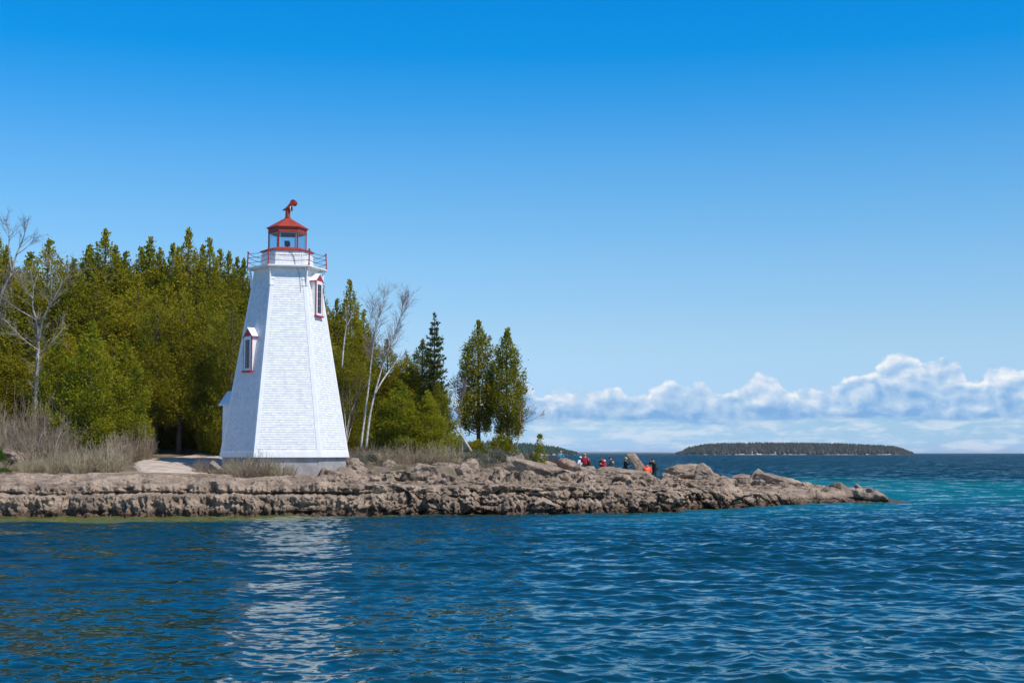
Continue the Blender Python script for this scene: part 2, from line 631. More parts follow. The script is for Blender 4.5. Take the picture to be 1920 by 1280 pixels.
def build_shore():
    pxs = np.arange(-420, 1703, 1.5)
    n = len(pxs)
    F, ZA, DA = keyed(pxs, K_F), keyed(pxs, K_ZA), keyed(pxs, K_DA)
    jag = fbm(pxs * 0.010, pxs * 0, pxs * 0 + 3.3, 4) * 0.9 + fbm(pxs * 0.05, pxs * 0, pxs * 0 + 8.3, 3) * 0.30
    jag *= sstep(1700, 1560, pxs)
    rows_px, rows_y, rows_z, rows_w = [], [], [], []
    NF = 66
    for i in range(NF):                                   # the face, from under the water up to the edge
        s = i / (NF - 1)
        z = -0.6 + (ZA + 0.6) * s
        t = np.clip(z / np.maximum(ZA, .05), -.5, 1)
        prof = np.where(t > 0, .35 * t + .65 * t ** 2.2, t * 1.2)
        y = F + DA * prof + jag
        rows_y.append(y), rows_z.append(z), rows_w.append(np.full(n, sstep(.82, 1.0, s)))

    def span(y0, y1, k, pw=1.0):
        for i in range(1, k + 1):
            t = (i / k) ** pw
            y = y0 + (y1 - y0) * t
            jj = jag * (1 - sstep(0, 6, y - (F + DA)))
            rows_y.append(y + jj)
            rows_z.append(base_z(pxs, y))
            rows_w.append(np.ones(n))
    ya = F + DA
    yb = np.minimum(np.maximum(F + keyed(pxs, K_DB), ya + .2), keyed(pxs, K_YC) - .2)
    yc, yd, ye = keyed(pxs, K_YC), keyed(pxs, K_YD), keyed(pxs, K_YE)
    span(ya, yb, 170)
    span(yb, yc, 170)
    span(yc, yd, 90)
    span(yd, ye, 40)
    span(ye, ye + 9, 6)
    Y, Z, W = np.array(rows_y), np.array(rows_z), np.array(rows_w)
    PX = np.broadcast_to(pxs, Y.shape)
    X = (PX - 960) / FPX * Y
    # ---- displacement
    right = sstep(560, 760, PX)                            # bouldery side
    warp = fbm(X * .22, Y * .22, Z * 0, 3)
    fine = fbm(X * 2.3, Y * 2.3, Z * 2.3, 5, .6)
    wx = X + .55 * warp + .10 * fine
    f1, f2, cid = worley(wx * (.32 + .13 * right), Y * .45 + .4 * warp, Z * (1.1 - .25 * right) + warp * .5)
    crack = 1 - sstep(0.0, 0.10, f2 - f1)
    g1, g2, gid = worley(wx * 1.05 + .3 * fine, Y * 1.0 + .3 * fine, Z * 1.9 + .5 * fine)
    gcr = 1 - sstep(0.0, 0.13, g2 - g1)
    p1, p2, pid = worley(X * 3.6 + .7 * fine, Y * 3.6 + .5 * fine, Z * 3.6 + .5 * fine)
    # strata on the face: an upper bed, a dark parting, a lower bed that stands further out
    zz = Z + .13 * warp + .05 * fine
    strata = .42 * (1 - sstep(.93, 1.02, zz)) * (.55 + .9 * pnoise(X * .21 + 3, Y * 0, Z * 0) + .5)
    for k, (zb, dep) in enumerate(((.99, .75), (.50, .45), (.18, .35))):
        nmask = sstep(-.25 if k == 0 else .0, .3 if k == 0 else .45, pnoise(X * (.16 + .09 * k) + 7 * k, Y * 0 + k * 3.1, Z * 0))
        strata -= dep * nmask * np.exp(-((zz - zb) / .06) ** 2)
        strata += .22 * pnoise(X * .33 + 31 * k, Y * 0, Z * 0 + k) * (sstep(zb - .03, zb + .03, zz))
    hollow = sstep(.50, .95, pnoise(X * .38 + 50, Y * 0, Z * .9) + .45 * pnoise(X * 1.3, Y * 0 + 4, Z * 1.6) + .2 * fine)
    face = strata * (1 - .25 * right) + (.18 + .95 * right) * (cid - .5) - .40 * crack * (.15 + .85 * right) \
        + (.10 + .32 * right) * (gid - .5) - .16 * gcr * (.3 + .7 * right) + .27 * fine - .15 * sstep(.34, .08, p1) - 1.05 * hollow
    face *= np.clip(ZA / 1.0, .25, 1)[None, :]
    step = .15
    zt = Z + .16 * warp + .035 * fine
    q = zt / step
    terr = (np.floor(q) + sstep(.62, 1.0, q - np.floor(q))) * step - zt
    top_l = terr * 1.0 + .05 * fine - .08 * crack
    lowf = fbm(X * .35, Y * .22, Z * 0 + 4, 3)
    slab = np.zeros_like(Z)
    for (scx, scy, amp, tilt, sd) in ((.26, .34, .46, .20, 1), (.62, .75, .26, .12, 5), (1.6, 1.7, .10, .05, 9)):
        sx, sy = X * scx + .45 * warp, Y * scy + .4 * warp + sd * 7.7
        s1, s2, sid, ox, oy = worley2(sx, sy)
        slab += amp * (sid - .5) + tilt * 2.2 * (ox * (np.modf(sid * 17.3)[0] - .30) + oy * (np.modf(sid * 41.7)[0] - .7))
        slab -= amp * .45 * (1 - sstep(0, .10, s2 - s1))
    slab *= (1 - .45 * sstep(82, 92, Y)) * (.25 + .75 * sstep(2.5, 6.5, Y - (F + DA)[None, :]))
    top_r = .14 * lowf + .6 * slab + .05 * fine - .03 * sstep(.3, .06, p1)
    warp2 = fbm(X * .12, Y * .3, Z * 0 + 2, 2)
    z3 = (Z + slab * .5 + .14 * warp2) / .21
    terr_r = ((np.floor(z3) + sstep(.55, 1.0, z3 - np.floor(z3))) - z3) * .21
    top_r = top_r + .35 * terr_r
    top = top_l * (1 - right) + top_r * right
    soil = sstep(71, 75, Y) * sstep(1010, 930, PX)
    top = top * (1 - .75 * soil)
    pad = 1 - sstep(3.2, 5.0, np.hypot(X - LHX, Y - LHY))
    top = top * (1 - .8 * pad)
    onpath = sstep(215, 260, PX) * sstep(480, 430, PX) * sstep(69.5, 71, Y) * sstep(88, 84, Y)
    top = top * (1 - onpath) - .05 * onpath
    top = top * np.clip(keyed(PX, K_ZA) / .9, .3, 1)
    # broken slabs and blocks lying on the shelf
    ZT = Z + top
    wob1, wob2 = fbm(X * 1.1, Y * 1.1, Z * 0 + 3, 2), fbm(X * 1.1, Y * 1.1, Z * 0 + 9, 2)
    rr = np.random.RandomState(21)
    for b in range(330):
        if b < 240:
            bpx = rr.uniform(625, 1330)
            F_ = float(keyed(bpx, K_F))
            by = F_ + 3.6 + (float(keyed(bpx, K_YD)) - F_ - 3) * rr.beta(1.15, 2.0)
            a_, b_ = rr.uniform(.35, 1.35), rr.uniform(.3, .9)
            hgt = rr.uniform(.08, .40) * (1 if by < 84 or bpx < 1010 else .4)
            tx, ty = rr.normal(-.10, .22), rr.normal(-.10, .15)
            if bpx < 960 and by > 80:
                continue
        elif b < 290:
            bpx, a_, b_ = rr.uniform(-100, 640), rr.uniform(.6, 2.2), rr.uniform(.3, .8)
            by = float(keyed(bpx, K_F)) + rr.uniform(1.6, 5.5)
            hgt, tx, ty = rr.uniform(.03, .14), rr.normal(0, .04), rr.normal(-.03, .04)
        else:
            bpx = rr.uniform(1330, 1580)
            F_ = float(keyed(bpx, K_F))
            by = F_ + 1 + (float(keyed(bpx, K_YD)) - F_ - 1) * rr.rand()
            a_, b_, hgt = rr.uniform(.3, 1.1), rr.uniform(.3, .9), rr.uniform(.06, .30)
            tx, ty = rr.normal(-.12, .2), rr.normal(-.10, .12)
        bx = (bpx - 960) / FPX * by
        if math.hypot(bx - LHX, by - LHY) < 4.3:
            continue
        th = rr.uniform(0, math.pi) * .35
        ct, st_ = math.cos(th), math.sin(th)
        near = (np.abs(X - bx) < 2.6) & (np.abs(Y - by) < 2.6)
        if not near.any():
            continue
        ii = np.where(near)
        lx, ly = X[ii] - bx, Y[ii] - by
        u, v = lx * ct + ly * st_, -lx * st_ + ly * ct
        u, v = u + .08 * wob1[ii] + .10 * v, v + .08 * wob2[ii]
        e = np.maximum(np.abs(u) / a_, np.abs(v) / b_) + .22 * np.abs(u / a_ * v / b_)
        mk = 1 - sstep(.62, 1.18, e)
        zc = float(base_z(np.array([bpx]), np.array([by]))[0])
        tz = zc + hgt + tx * u + ty * v + .035 * fine[ii]
        ZT[ii] = np.maximum(ZT[ii], ZT[ii] * (1 - mk) + tz * mk)
    clr = sstep(1186, 1204, PX) * sstep(1241, 1232, PX) * sstep(78, 86, Y) * sstep(108, 105, Y)
    ZT = ZT - clr * np.maximum(ZT - (.80 + .06 * fine), 0)
    top = np.where(onpath > .02, top, ZT - Z)
    rough3 = fbm(X * 1.5, Y * 1.2, (Z + top) * 3.0, 5, .62)
    Y2 = Y - face * (1 - W) * 1.0 + .34 * W * rough3 * np.clip(keyed(PX, K_ZA), .1, 1) * (.3 + .7 * right) * (1 - soil)
    Z2 = Z + top * W + (1 - W) * .10 * fine * np.clip(ZA, .1, 1)
    X2 = X + (1 - W) * .12 * pnoise(X * 1.9, Y * 0 + 2, Z * 1.9) + W * .05 * pnoise(X * 2.2, Y * 2.2, Z * 0)
    P = np.stack([X2, Y2, Z2], -1).reshape(-1, 3)
    r, c = Y.shape
    idx = np.arange(r * c).reshape(r, c)
    faces = np.stack([idx[:-1, :-1], idx[:-1, 1:], idx[1:, 1:], idx[1:, :-1]], -1).reshape(-1, 4)
    m, t, p, o = M['rock'], NT(M['rock'].node_tree), None, None
    me = mesh_np('rocky_shore', P, faces, M['shore'], smooth=True)
    a = me.attributes.new('soil', 'FLOAT', 'POINT')
    sn = fbm(X * .6, Y * .6, Z * 0, 4)
    a.data.foreach_set('value', np.clip(soil * (.75 + .8 * sn), 0, 1).ravel().astype(np.float32))
    ob = link('rocky_shore', me)
    tag(ob, 'layered pitted limestone shore with ledges running out to a low rocky point', 'shore', kind='structure')
    return ob


def shore_mat():
    m = rock_mat('shore_limestone')
    t = NT(m.node_tree)
    p = [n for n in t.n if n.type == 'BSDF_PRINCIPLED'][0]
    src = p.inputs['Base Color'].links[0].from_socket
    att = t.node('ShaderNodeAttribute', attribute_name='soil')
    pos = t.node('ShaderNodeNewGeometry').outputs['Position']
    n = t.noise(pos, 2.2, 6, 0.65)
    soil = t.ramp(n, [(.3, (.085, .066, .042)), (.5, (.16, .125, .085)), (.62, (.10, .095, .04)), (.75, (.21, .17, .12))])
    t.put(p.inputs['Base Color'], t.mix(att.outputs['Fac'], src, soil))
    return m


M['shore'] = shore_mat()
M['sand'] = paint('path_gravel', (0.45, 0.36, 0.285), 0.95, 0.24, 1.4, 0.5, 30)
shore = build_shore()


def build_path():
    """pale gravel path that climbs from the shelf past the tower"""
    rows = []
    ctrl = [(71.0, 296, 352), (72.2, 262, 398), (73.5, 252, 418), (75, 250, 424), (77, 252, 432), (79.5, 262, 440), (82, 340, 446), (86, 394, 450), (92, 398, 440)]
    ys = np.linspace(71.0, 92, 60)
    l = np.interp(ys, [c[0] for c in ctrl], [c[1] for c in ctrl])
    r = np.interp(ys, [c[0] for c in ctrl], [c[2] for c in ctrl])
    l = l + 6 * fbm(ys * .8, ys * 0, ys * 0 + 1.5, 3)
    r = r + 6 * fbm(ys * .8, ys * 0, ys * 0 + 6.5, 3)
    nx = 50
    P = []
    for i, y in enumerate(ys):
        px = np.linspace(l[i], r[i], nx)
        x = (px - 960) / FPX * y
        z = base_z(px, np.full(nx, y))
        edge = np.minimum(np.linspace(0, 1, nx), np.linspace(1, 0, nx))
        e2 = min(i / 6, 1.0)
        lift = -.10 + (.15 * sstep(0, .06, edge)) * sstep(0, 1, e2) + .035 * fbm(x * 1.5, np.full(nx, y * 1.5), x * 0, 3)
        P.append(np.stack([x, np.full(nx, y), z + lift], -1))
    P = np.array(P)
    idx = np.arange(60 * nx).reshape(60, nx)
    f = np.stack([idx[:-1, :-1], idx[:-1, 1:], idx[1:, 1:], idx[1:, :-1]], -1).reshape(-1, 4)
    o = link('path', mesh_np('path', P.reshape(-1, 3), f, M['sand'], True))
    tag(o, 'pale gravel path climbing from the shelf past the white tower', 'path', kind='structure')


build_path()


# ------------------------------------------------------------------ the lake
def water_mat():
    m, t, p, o = new_mat('lake_water')
    pos = t.node('ShaderNodeNewGeometry').outputs['Position']
    a1 = t.node('ShaderNodeAttribute', attribute_name='turquoise').outputs['Fac']
    a2 = t.node('ShaderNodeAttribute', attribute_name='olive').outputs['Fac']
    n = t.noise(t.vm('MULTIPLY', pos, (.35, .12, 1)), 1.0, 5, .6)
    n2 = t.noise(t.vm('MULTIPLY', pos, (.02, .006, 1)), 1.0, 4, .6)
    c = t.mix(t.sm(n2, .35, .65), (0.0003, 0.032, 0.046), (0.0002, 0.024, 0.036))
    c = t.mix(t.m('MULTIPLY', a1, t.sm(n, .25, .7, .55, 1.0)), c, (0.002, 0.135, 0.150))
    c = t.mix(t.m('MULTIPLY', a2, t.sm(n, .2, .6, .75, 1.0)), c, (0.095, 0.105, 0.022))
    t.n.remove(p)
    body = t.node('ShaderNodeBsdfDiffuse')
    t.put(body.inputs['Color'], c)
    gloss = t.node('ShaderNodeBsdfGlossy')
    gloss.inputs['Roughness'].default_value = 0.03
    gloss.inputs['Color'].default_value = (.88, .98, 1.0, 1)
    fres = t.node('ShaderNodeFresnel')
    fres.inputs['IOR'].default_value = 1.333
    mixs = t.node('ShaderNodeMixShader')
    t.put(mixs.inputs[0], t.m('MULTIPLY', fres.outputs[0], 0.84))
    t.l.new(body.outputs[0], mixs.inputs[1])
    t.l.new(gloss.outputs[0], mixs.inputs[2])
    t.l.new(mixs.outputs[0], o.inputs[0])
    # ripples finer than the mesh, as a tilt of the surface normal
    d = t.vm('SUBTRACT', t.noise(t.vm('MULTIPLY', pos, (1.0, 1.5, 1)), 3.2, 1.6, .6, out=1), (.5, .5, .5))
    tilt = t.vm('MULTIPLY', d, (.30, .46, 0.0))
    far = t.node('ShaderNodeAttribute', attribute_name='fine').outputs['Fac']
    d2 = t.vm('SUBTRACT', t.noise(t.vm('MULTIPLY', pos, (.45, .8, 1)), 1.0, 4, .62, out=1), (.5, .63, .5))
    tilt2 = t.vm('SCALE', t.vm('MULTIPLY', d2, (1.2, 3.1, 0.0)), scale=far)
    nn = t.node('ShaderNodeNewGeometry').outputs['Normal']
    nrm = t.vm('NORMALIZE', t.vm('ADD', t.vm('ADD', nn, tilt), tilt2))
    for nd in (gloss, fres):
        t.l.new(nrm, nd.inputs['Normal'])
    return m


M['water'] = water_mat()


def build_lake():
    az = np.concatenate([np.radians(np.linspace(-80, -25, 60, endpoint=False)),
                         np.radians(np.linspace(-25, 25, 860)),
                         np.radians(np.linspace(25, 80, 61)[1:])])
    r = [4.0]
    while r[-1] < 30000:
        q = r[-1]
        px = q * q / (CAMH * 1422.0)
        r.append(q + max(min(max(px * .5, .05), .13 if q < 75 else .13 + (q - 75) * .012), .05) if q < 400 else q * 1.045)
    r = np.array(r)
    dr = np.gradient(r)
    R, A = np.meshgrid(r, az, indexing='ij')
    X, Y = R * np.sin(A), R * np.cos(A)
    Z = np.zeros_like(X)
    DX, DY = np.zeros_like(X), np.zeros_like(X)
    rs = np.random.RandomState(5)
    NW = 150
    lam = np.exp(rs.uniform(math.log(.20), math.log(2.6), NW))
    ang = math.radians(-78) + rs.normal(0, 1.0, NW)
    lam[:14] = rs.uniform(2.6, 6.0, 14)
    ph = rs.uniform(0, 2 * math.pi, NW)
    gust = 1 + .6 * fbm(X[:, ::1] * .05, Y * .03, X * 0 + 2, 2)
    colsp = np.maximum(R * (az[400] - az[399]), .03)
    res = np.maximum(dr[:, None] * np.ones_like(R) * .8, colsp)
    lost = np.zeros(len(r))
    for i in range(NW):
        k = 2 * math.pi / lam[i]
        slope = .0165 * (1.35 if lam[i] < .8 else 1.0 if lam[i] < 1.3 else (.6 if lam[i] < 2.6 else .42))
        amp = slope / k
        fade = np.clip((lam[i] / (dr) - 2.0) / 2.0, 0, 1)
        lost += (1 - fade)
        live = fade > 0
        if not live.any():
            continue
        cx, cy = math.cos(ang[i]), math.sin(ang[i])
        p = k * (X[live] * cx + Y[live] * cy) + ph[i]
        aa = amp * fade[live][:, None] * gust[live]
        s, c = np.sin(p), np.cos(p)
        Z[live] += aa * s
        DX[live] += aa * c * cx * 1.35
        DY[live] += aa * c * cy * 1.35
    # calm the water against the rocks
    P = np.stack([X + DX, Y + DY, Z], -1).reshape(-1, 3)
    n0, n1 = R.shape
    idx = np.arange(n0 * n1).reshape(n0, n1)
    f = np.stack([idx[:-1, :-1], idx[:-1, 1:], idx[1:, 1:], idx[1:, :-1]], -1).reshape(-1, 4)
    me = mesh_np('lake_water', P, f, M['water'], True)
    PXW = 960 + FPX * X / np.maximum(Y, 1)
    F = keyed(PXW, K_F)
    nz = fbm(X * .25, Y * .12, X * 0, 4)
    # shallow olive shelf along the left shore
    wid = np.interp(PXW, [-400, 200, 420, 560, 700, 1000, 1300, 1500], [5.9, 5.9, 5.4, 4.0, 2.0, .8, 1.0, .5])
    dsh = F - Y
    olive = sstep(wid + .5, wid - .9, dsh + .8 * nz) * sstep(-8, -1, dsh) * np.interp(PXW, [500, 800, 1000, 1400, 1500], [1, .45, .35, .45, 0])
    # turquoise bank round the tip of the point
    def blob(cx, cy, sx, sy):
        return np.exp(-(((X - cx) / sx) ** 2 + ((Y - cy) / sy) ** 2))
    tur = .75 * blob(24, 94, 9, 15) + .65 * blob(34, 114, 15, 30) + .5 * blob(28, 138, 18, 36) + .5 * blob(50, 118, 16, 30)
    front = sstep(22, 2, dsh) * sstep(900, 1250, PXW) * sstep(1900, 1650, PXW) * .55 * sstep(-2, 0, dsh)
    tur = np.clip((tur + front) * (1 + .5 * nz), 0, 1)
    for nm, v in (('olive', olive), ('turquoise', tur), ('fine', np.broadcast_to((lost / NW)[:, None], R.shape))):
        a = me.attributes.new(nm, 'FLOAT', 'POINT')
        a.data.foreach_set('value', np.ascontiguousarray(v, dtype=np.float32).ravel())
    o = link('lake_water', me)
    tag(o, 'choppy deep blue lake water with a turquoise shallow off the point', 'water', kind='structure')


build_lake()
# ------------------------------------------------------------------ the lighthouse
PHI = math.radians(-18.5)                      # turn of the hexagon: one corner this far left of the viewer
def hexdir(a):                                 # a = angle from the viewer's side, positive to the right
    return Vector((math.sin(a), -math.cos(a), 0))


def corner(k):
    return hexdir(PHI + math.radians(60 * k))


def zat(py, Y=75.0):
    return at(534, py, Y).z


def build_tower():
    root = empty('lighthouse', (LHX, LHY, 1.6))
    tag(root, 'white shingled six sided lighthouse with red lantern roof on the rocky shore', 'lighthouse')
    B = 1.6
    Z0, Z1 = zat(857, 72) - B, zat(507) - B
    R0, R1 = 3.33, 1.66

    def rad(z):
        return R0 + (R1 - R0) * (z - Z0) / (Z1 - Z0)

    def hexring(r, z):
        return [corner(k) * r + Vector((0, 0, z)) for k in range(6)]
    # foundation
    mb = MB()
    mb.prism([hexring(R0 - .12, -0.7), hexring(R0 - .12, Z0)])
    mb.build('foundation', M['concrete'], root)
    # core behind the shingles
    mb = MB()
    mb.prism([hexring(R0 - .02, Z0 + .004), hexring(R1 - .02, Z1)])
    wall = mb.build('wall', M['white'], root)
    # shingle courses, one face after the other
    rs = random.Random(3)
    NC = 76
    V, Fc = [], []
    for k in range(6):
        c0, c1 = corner(k), corner(k + 1)
        nrm = (c0 + c1).normalized()
        for i in range(NC):
            za = Z0 + .30 + (Z1 - .25 - Z0 - .30) * i / NC
            zb = Z0 + .30 + (Z1 - .25 - Z0 - .30) * (i + 1) / NC
            ra, rb = rad(za), rad(zb)
            L = ra - .16
            t = -.5 + (rs.random() * .06)
            w0 = -L / 2
            while w0 < L / 2 - .02:
                w = rs.uniform(.12, .22)
                w1 = min(w0 + w, L / 2)
                tang = (c1 - c0).normalized()
                ap_a, ap_b = ra * math.cos(math.pi / 6), rb * math.cos(math.pi / 6)
                butt = .029 + rs.uniform(-.003, .003)
                dz = rs.uniform(-.006, .004)
                b = len(V)
                for (w_, z_, d_) in ((w0 + .0012, za + dz, ap_a + butt), (w1 - .0012, za + dz, ap_a + butt),
                                     (w1 - .0012, zb + .004, ap_b + .013), (w0 + .0012, zb + .004, ap_b + .013),
                                     (w0 + .003, za + dz, ap_a - .012), (w1 - .003, za + dz, ap_a - .012)):
                    p = nrm * d_ + tang * w_
                    V.append((p.x, p.y, z_))
                Fc.append((b, b + 1, b + 2, b + 3))
                Fc.append((b + 4, b + 5, b + 1, b))
                w0 = w1
    sh = link('shingle_cladding', mesh_np('shingle_cladding', V, Fc, M['shingle']), root)
    # corner boards, bottom skirt and frieze
    for k in range(6):
        c = corner(k)
        for s in (-1, 1):
            pass
        mb = MB()
        nl = (corner(k - 1) + c).normalized()
        nr = (corner(k + 1) + c).normalized()
        tl = (corner(k - 1) - c).normalized()
        tr = (corner(k + 1) - c).normalized()
        rings = []
        for z in (Z0 + .008, Z1):
            r = rad(z)
            pc = c * r
            wd = .15
            th = .038
            up = Vector((0, 0, z))
            rings.append([pc + tl * wd + nl * .002 + up, pc + tl * wd + nl * th + up, pc + c * (th * 1.155) + up,
                          pc + tr * wd + nr * th + up, pc + tr * wd + nr * .002 + up, pc - c * .05 + up])
        mb.prism(rings)
        # capital block under the gallery
        for (z, t_) in ((Z1 - .95, .06), (Z1 - .62, .06)):
            r = rad(z)
            pts = []
            for zz in (z - .035, z + .035):
                pc = c * rad(zz)
                up = Vector((0, 0, zz))
                pts.append([pc + tl * .19 + nl * .002 + up, pc + tl * .19 + nl * t_ + up, pc + c * (t_ * 1.155) + up,
                            pc + tr * .19 + nr * t_ + up, pc + tr * .19 + nr * .002 + up, pc - c * .05 + up])
            mb.prism(pts)
        mb.build('corner_board', M['white'], root)
    mb = MB()
    mb.prism([hexring(rad(Z0) + .055, Z0), hexring(rad(Z0 + .29) + .050, Z0 + .29), hexring(rad(Z0 + .31) + .02, Z0 + .31)])
    mb.build('skirt_board', M['white'], root)
    mb = MB()
    mb.prism([hexring(rad(Z1 - .26) + .03, Z1 - .26), hexring(rad(Z1) + .05, Z1 - .02)])
    mb.build('frieze', M['white'], root)
    # gallery
    RG = 2.14
    mb = MB()
    mb.prism([hexring(RG - .04, Z1 - .02), hexring(RG, Z1 + .02), hexring(RG, Z1 + .085)])
    mb.build('gallery_deck', M['white'], root)
    for k in range(6):
        c = corner(k)
        tang = Vector((-c.y, c.x, 0))
        mb = MB()
        n = 9
        o_, i_ = [], []
        rr = rad(Z1 - .9)
        for j in range(n):
            a = j / (n - 1) * math.pi / 2
            x = rr + .05 + (RG - .22 - rr) * (1 - math.cos(a))
            z = Z1 - .95 + .92 * math.sin(a)
            o_.append((x, z))
            x2 = rr - .02 + (RG - .22 - rr) * (1 - math.cos(a)) - .05 * math.cos(a) - .0
            z2 = z + .10 * math.sin(a) * 0 + .0
            i_.append((max(rad(Z1) - .1, x - .085 * math.cos(a)), min(z + .085 * math.sin(a) * .0 + .0, Z1 - .02)))
        prof = [Vector((x, 0, z)) for x, z in o_]
        pts = [c * p.x + Vector((0, 0, p.z)) for p in prof]
        # a curved bracket arm of rectangular section
        rings = []
        for j in range(n):
            d = (pts[min(j + 1, n - 1)] - pts[max(j - 1, 0)]).normalized()
            nn = d.cross(tang).normalized()
            rings.append([pts[j] + tang * .035 + nn * .055, pts[j] - tang * .035 + nn * .055,
                          pts[j] - tang * .035 - nn * .055, pts[j] + tang * .035 - nn * .055])
        mb.prism(rings)
        mb.build('bracket', M['white'], root)
    # railing: six posts with slack cables
    ZD = Z1 + .085
    posts = []
    for k in range(6):
        c = corner(k)
        lean = 1.0 + .02 * math.sin(k * 2.3)
        p0 = c * (RG - .06) + Vector((0, 0, ZD))
        p1 = c * ((RG - .06) * lean) + Vector((0, 0, ZD + .80))
        mb = MB()
        mb.tube([p0, p1], .034, 8)
        mb.tube([p1 - Vector((0, 0, .01)), p1 + Vector((0, 0, .06))], .05, 8)
        mb.tube([p0, p0 + Vector((0, 0, .05))], .06, 8)
        mb.build('railing_post', M['red'], root)
        posts.append((p0, p1))
    for k in range(6):
        a, b = posts[k], posts[(k + 1) % 6]
        for f, sag in ((.97, .10), (.66, .05), (.34, .06)):
            mb = MB()
            q0, q1 = a[0].lerp(a[1], f), b[0].lerp(b[1], f)
            pts = [q0.lerp(q1, s / 10) - Vector((0, 0, sag * 4 * (s / 10) * (1 - s / 10))) for s in range(11)]
            mb.tube(pts, .014, 5)
            mb.build('railing_cable', M['cable'], root)
    # watch room above the gallery
    ZW0, ZW1 = ZD, zat(475) - B
    RW0, RW1 = 1.41, 1.33
    mb = MB()
    mb.prism([hexring(RW0, ZW0), hexring(RW0 - .02, ZW0 + .1), hexring(RW1, ZW1)])
    wr = mb.build('watch_room', M['white'], root)
    V, Fc = [], []
    NCw = 7
    for k in range(6):
        c0, c1 = corner(k), corner(k + 1)
        nrm, tang = (c0 + c1).normalized(), (c1 - c0).normalized()
        for i in range(NCw):
            za = ZW0 + .06 + (ZW1 - ZW0 - .06) * i / NCw
            zb = ZW0 + .06 + (ZW1 - ZW0 - .06) * (i + 1) / NCw
            ra = RW0 + (RW1 - RW0) * (za - ZW0) / (ZW1 - ZW0)
            rb = RW0 + (RW1 - RW0) * (zb - ZW0) / (ZW1 - ZW0)
            w0 = -ra / 2 + .02
            while w0 < ra / 2 - .03:
                w1 = min(w0 + rs.uniform(.14, .24), ra / 2 - .02)
                b = len(V)
                ap_a, ap_b = ra * math.cos(math.pi / 6), rb * math.cos(math.pi / 6)
                for (w_, z_, d_) in ((w0 + .003, za, ap_a + .022), (w1 - .003, za, ap_a + .022), (w1 - .003, zb, ap_b + .004),
                                     (w0 + .003, zb, ap_b + .004), (w0 + .003, za, ap_a - .01), (w1 - .003, za, ap_a - .01)):
                    p = nrm * d_ + tang * w_
                    V.append((p.x, p.y, z_))
                Fc += [(b, b + 1, b + 2, b + 3), (b + 4, b + 5, b + 1, b)]
                w0 = w1
    link('shingle_cladding', mesh_np('shingle_cladding', V, Fc, M['shingle']), wr)
    # wire that hangs down the front of the watch room, and a slack cable under the gallery
    n0 = (corner(0) + corner(1)).normalized()
    t0 = (corner(1) - corner(0)).normalized()
    mb = MB()
    def onw(s, z, d=.05):
        ra = RW0 + (RW1 - RW0) * (z - ZW0) / (ZW1 - ZW0)
        return n0 * (ra * math.cos(math.pi / 6) + d) + t0 * s + Vector((0, 0, z))
    mb.tube([onw(.02, ZW1 - .04), onw(.18, ZW1 - .12), onw(.28, ZW1 - .32), onw(.34, ZW1 - .55), onw(.36, ZW0 + .1), onw(.37, ZW0)], .013, 5)
    mb.build('wire', M['cable'], wr)
    mb = MB()
    pts = []
    for s, z in ((.42, Z1 - .06), (.50, Z1 - .16), (.57, Z1 - .40), (.61, Z1 - .8), (.64, Z1 - 1.3)):
        pts.append(n0 * (rad(z) * math.cos(math.pi / 6) + .05) + t0 * s + Vector((0, 0, z)))
    mb.tube(pts, .008, 5)
    mb.build('wire', M['cable'], root)
    # lantern
    ZL0 = zat(467.5) - B
    ZL1 = zat(439) - B
    ZR = zat(430) - B
    ZN = zat(411) - B
    mb = MB()
    mb.prism([hexring(RW1 + .02, ZW1), hexring(RW1 + .10, ZW1 + .01), hexring(RW1 + .10, ZW1 + .07), hexring(1.02, ZL0), hexring(.9, ZL0 + .005)])
    mb.build('lantern_sill', M['redroof'], root)
    RL = .985
    for k in range(6):
        c = corner(k)
        mb = MB()
        mb.box(c * RL + Vector((0, 0, (ZL0 + ZL1) / 2 - .01)), .06, .05, ZL1 - ZL0 + .06, ax=c, ay=Vector((-c.y, c.x, 0)))
        mb.build('mullion', M['redroof'], root)
    for k in range(6):
        c0, c1 = corner(k), corner(k + 1)
        nrm, tang = (c0 + c1).normalized(), (c1 - c0).normalized()
        mb = MB()
        mb.box(nrm * (RL * math.cos(math.pi / 6)) + Vector((0, 0, (ZL0 + ZL1) / 2)), RL - .085, .012, ZL1 - ZL0 - .02, ax=tang, ay=nrm)
        mb.build('pane', M['glass'], root)
        mb = MB()
        for s in (-1, 1):
            mb.box(nrm * (RL * math.cos(math.pi / 6) - .02) + tang * s * (RL / 2 - .075) + Vector((0, 0, (ZL0 + ZL1) / 2)), .018, .02, ZL1 - ZL0 - .02, ax=tang, ay=nrm)
        mb.box(nrm * (RL * math.cos(math.pi / 6) - .02) + Vector((0, 0, ZL1 - .03)), RL - .19, .03, .03, ax=tang, ay=nrm)
        mb.build('pane_frame', M['white'], root)
    mb = MB()
    mb.prism([hexring(RL + .02, ZL1 - .02), hexring(RL + .035, ZL1 + .0), hexring(RL + .035, ZR + .05), hexring(RL - .2, ZR + .06)])
    mb.build('fascia', M['redroof'], root)
    mb = MB()
    mb.prism([hexring(1.115, ZR), hexring(1.12, ZR + .045), hexring(.62, ZR + .33), hexring(.22, ZR + .56), hexring(.15, ZN)])
    rf = mb.build('roof', M['redroof'], root)
    # revolving cowl on the roof
    ZT = zat(383) - B
    mb = MB()
    zz = [(ZN - .03, .165), (ZN + .03, .185), (ZN + .06, .19), (ZN + .065, .135), (ZN + .30, .13), (ZN + .50, .135), (ZN + .56, .14)]
    mb.tube([Vector((0, 0, z)) for z, r in zz], [r for z, r in zz], 16)
    cw = mb.build('ventilator', M['redroof'], root, smooth=False)
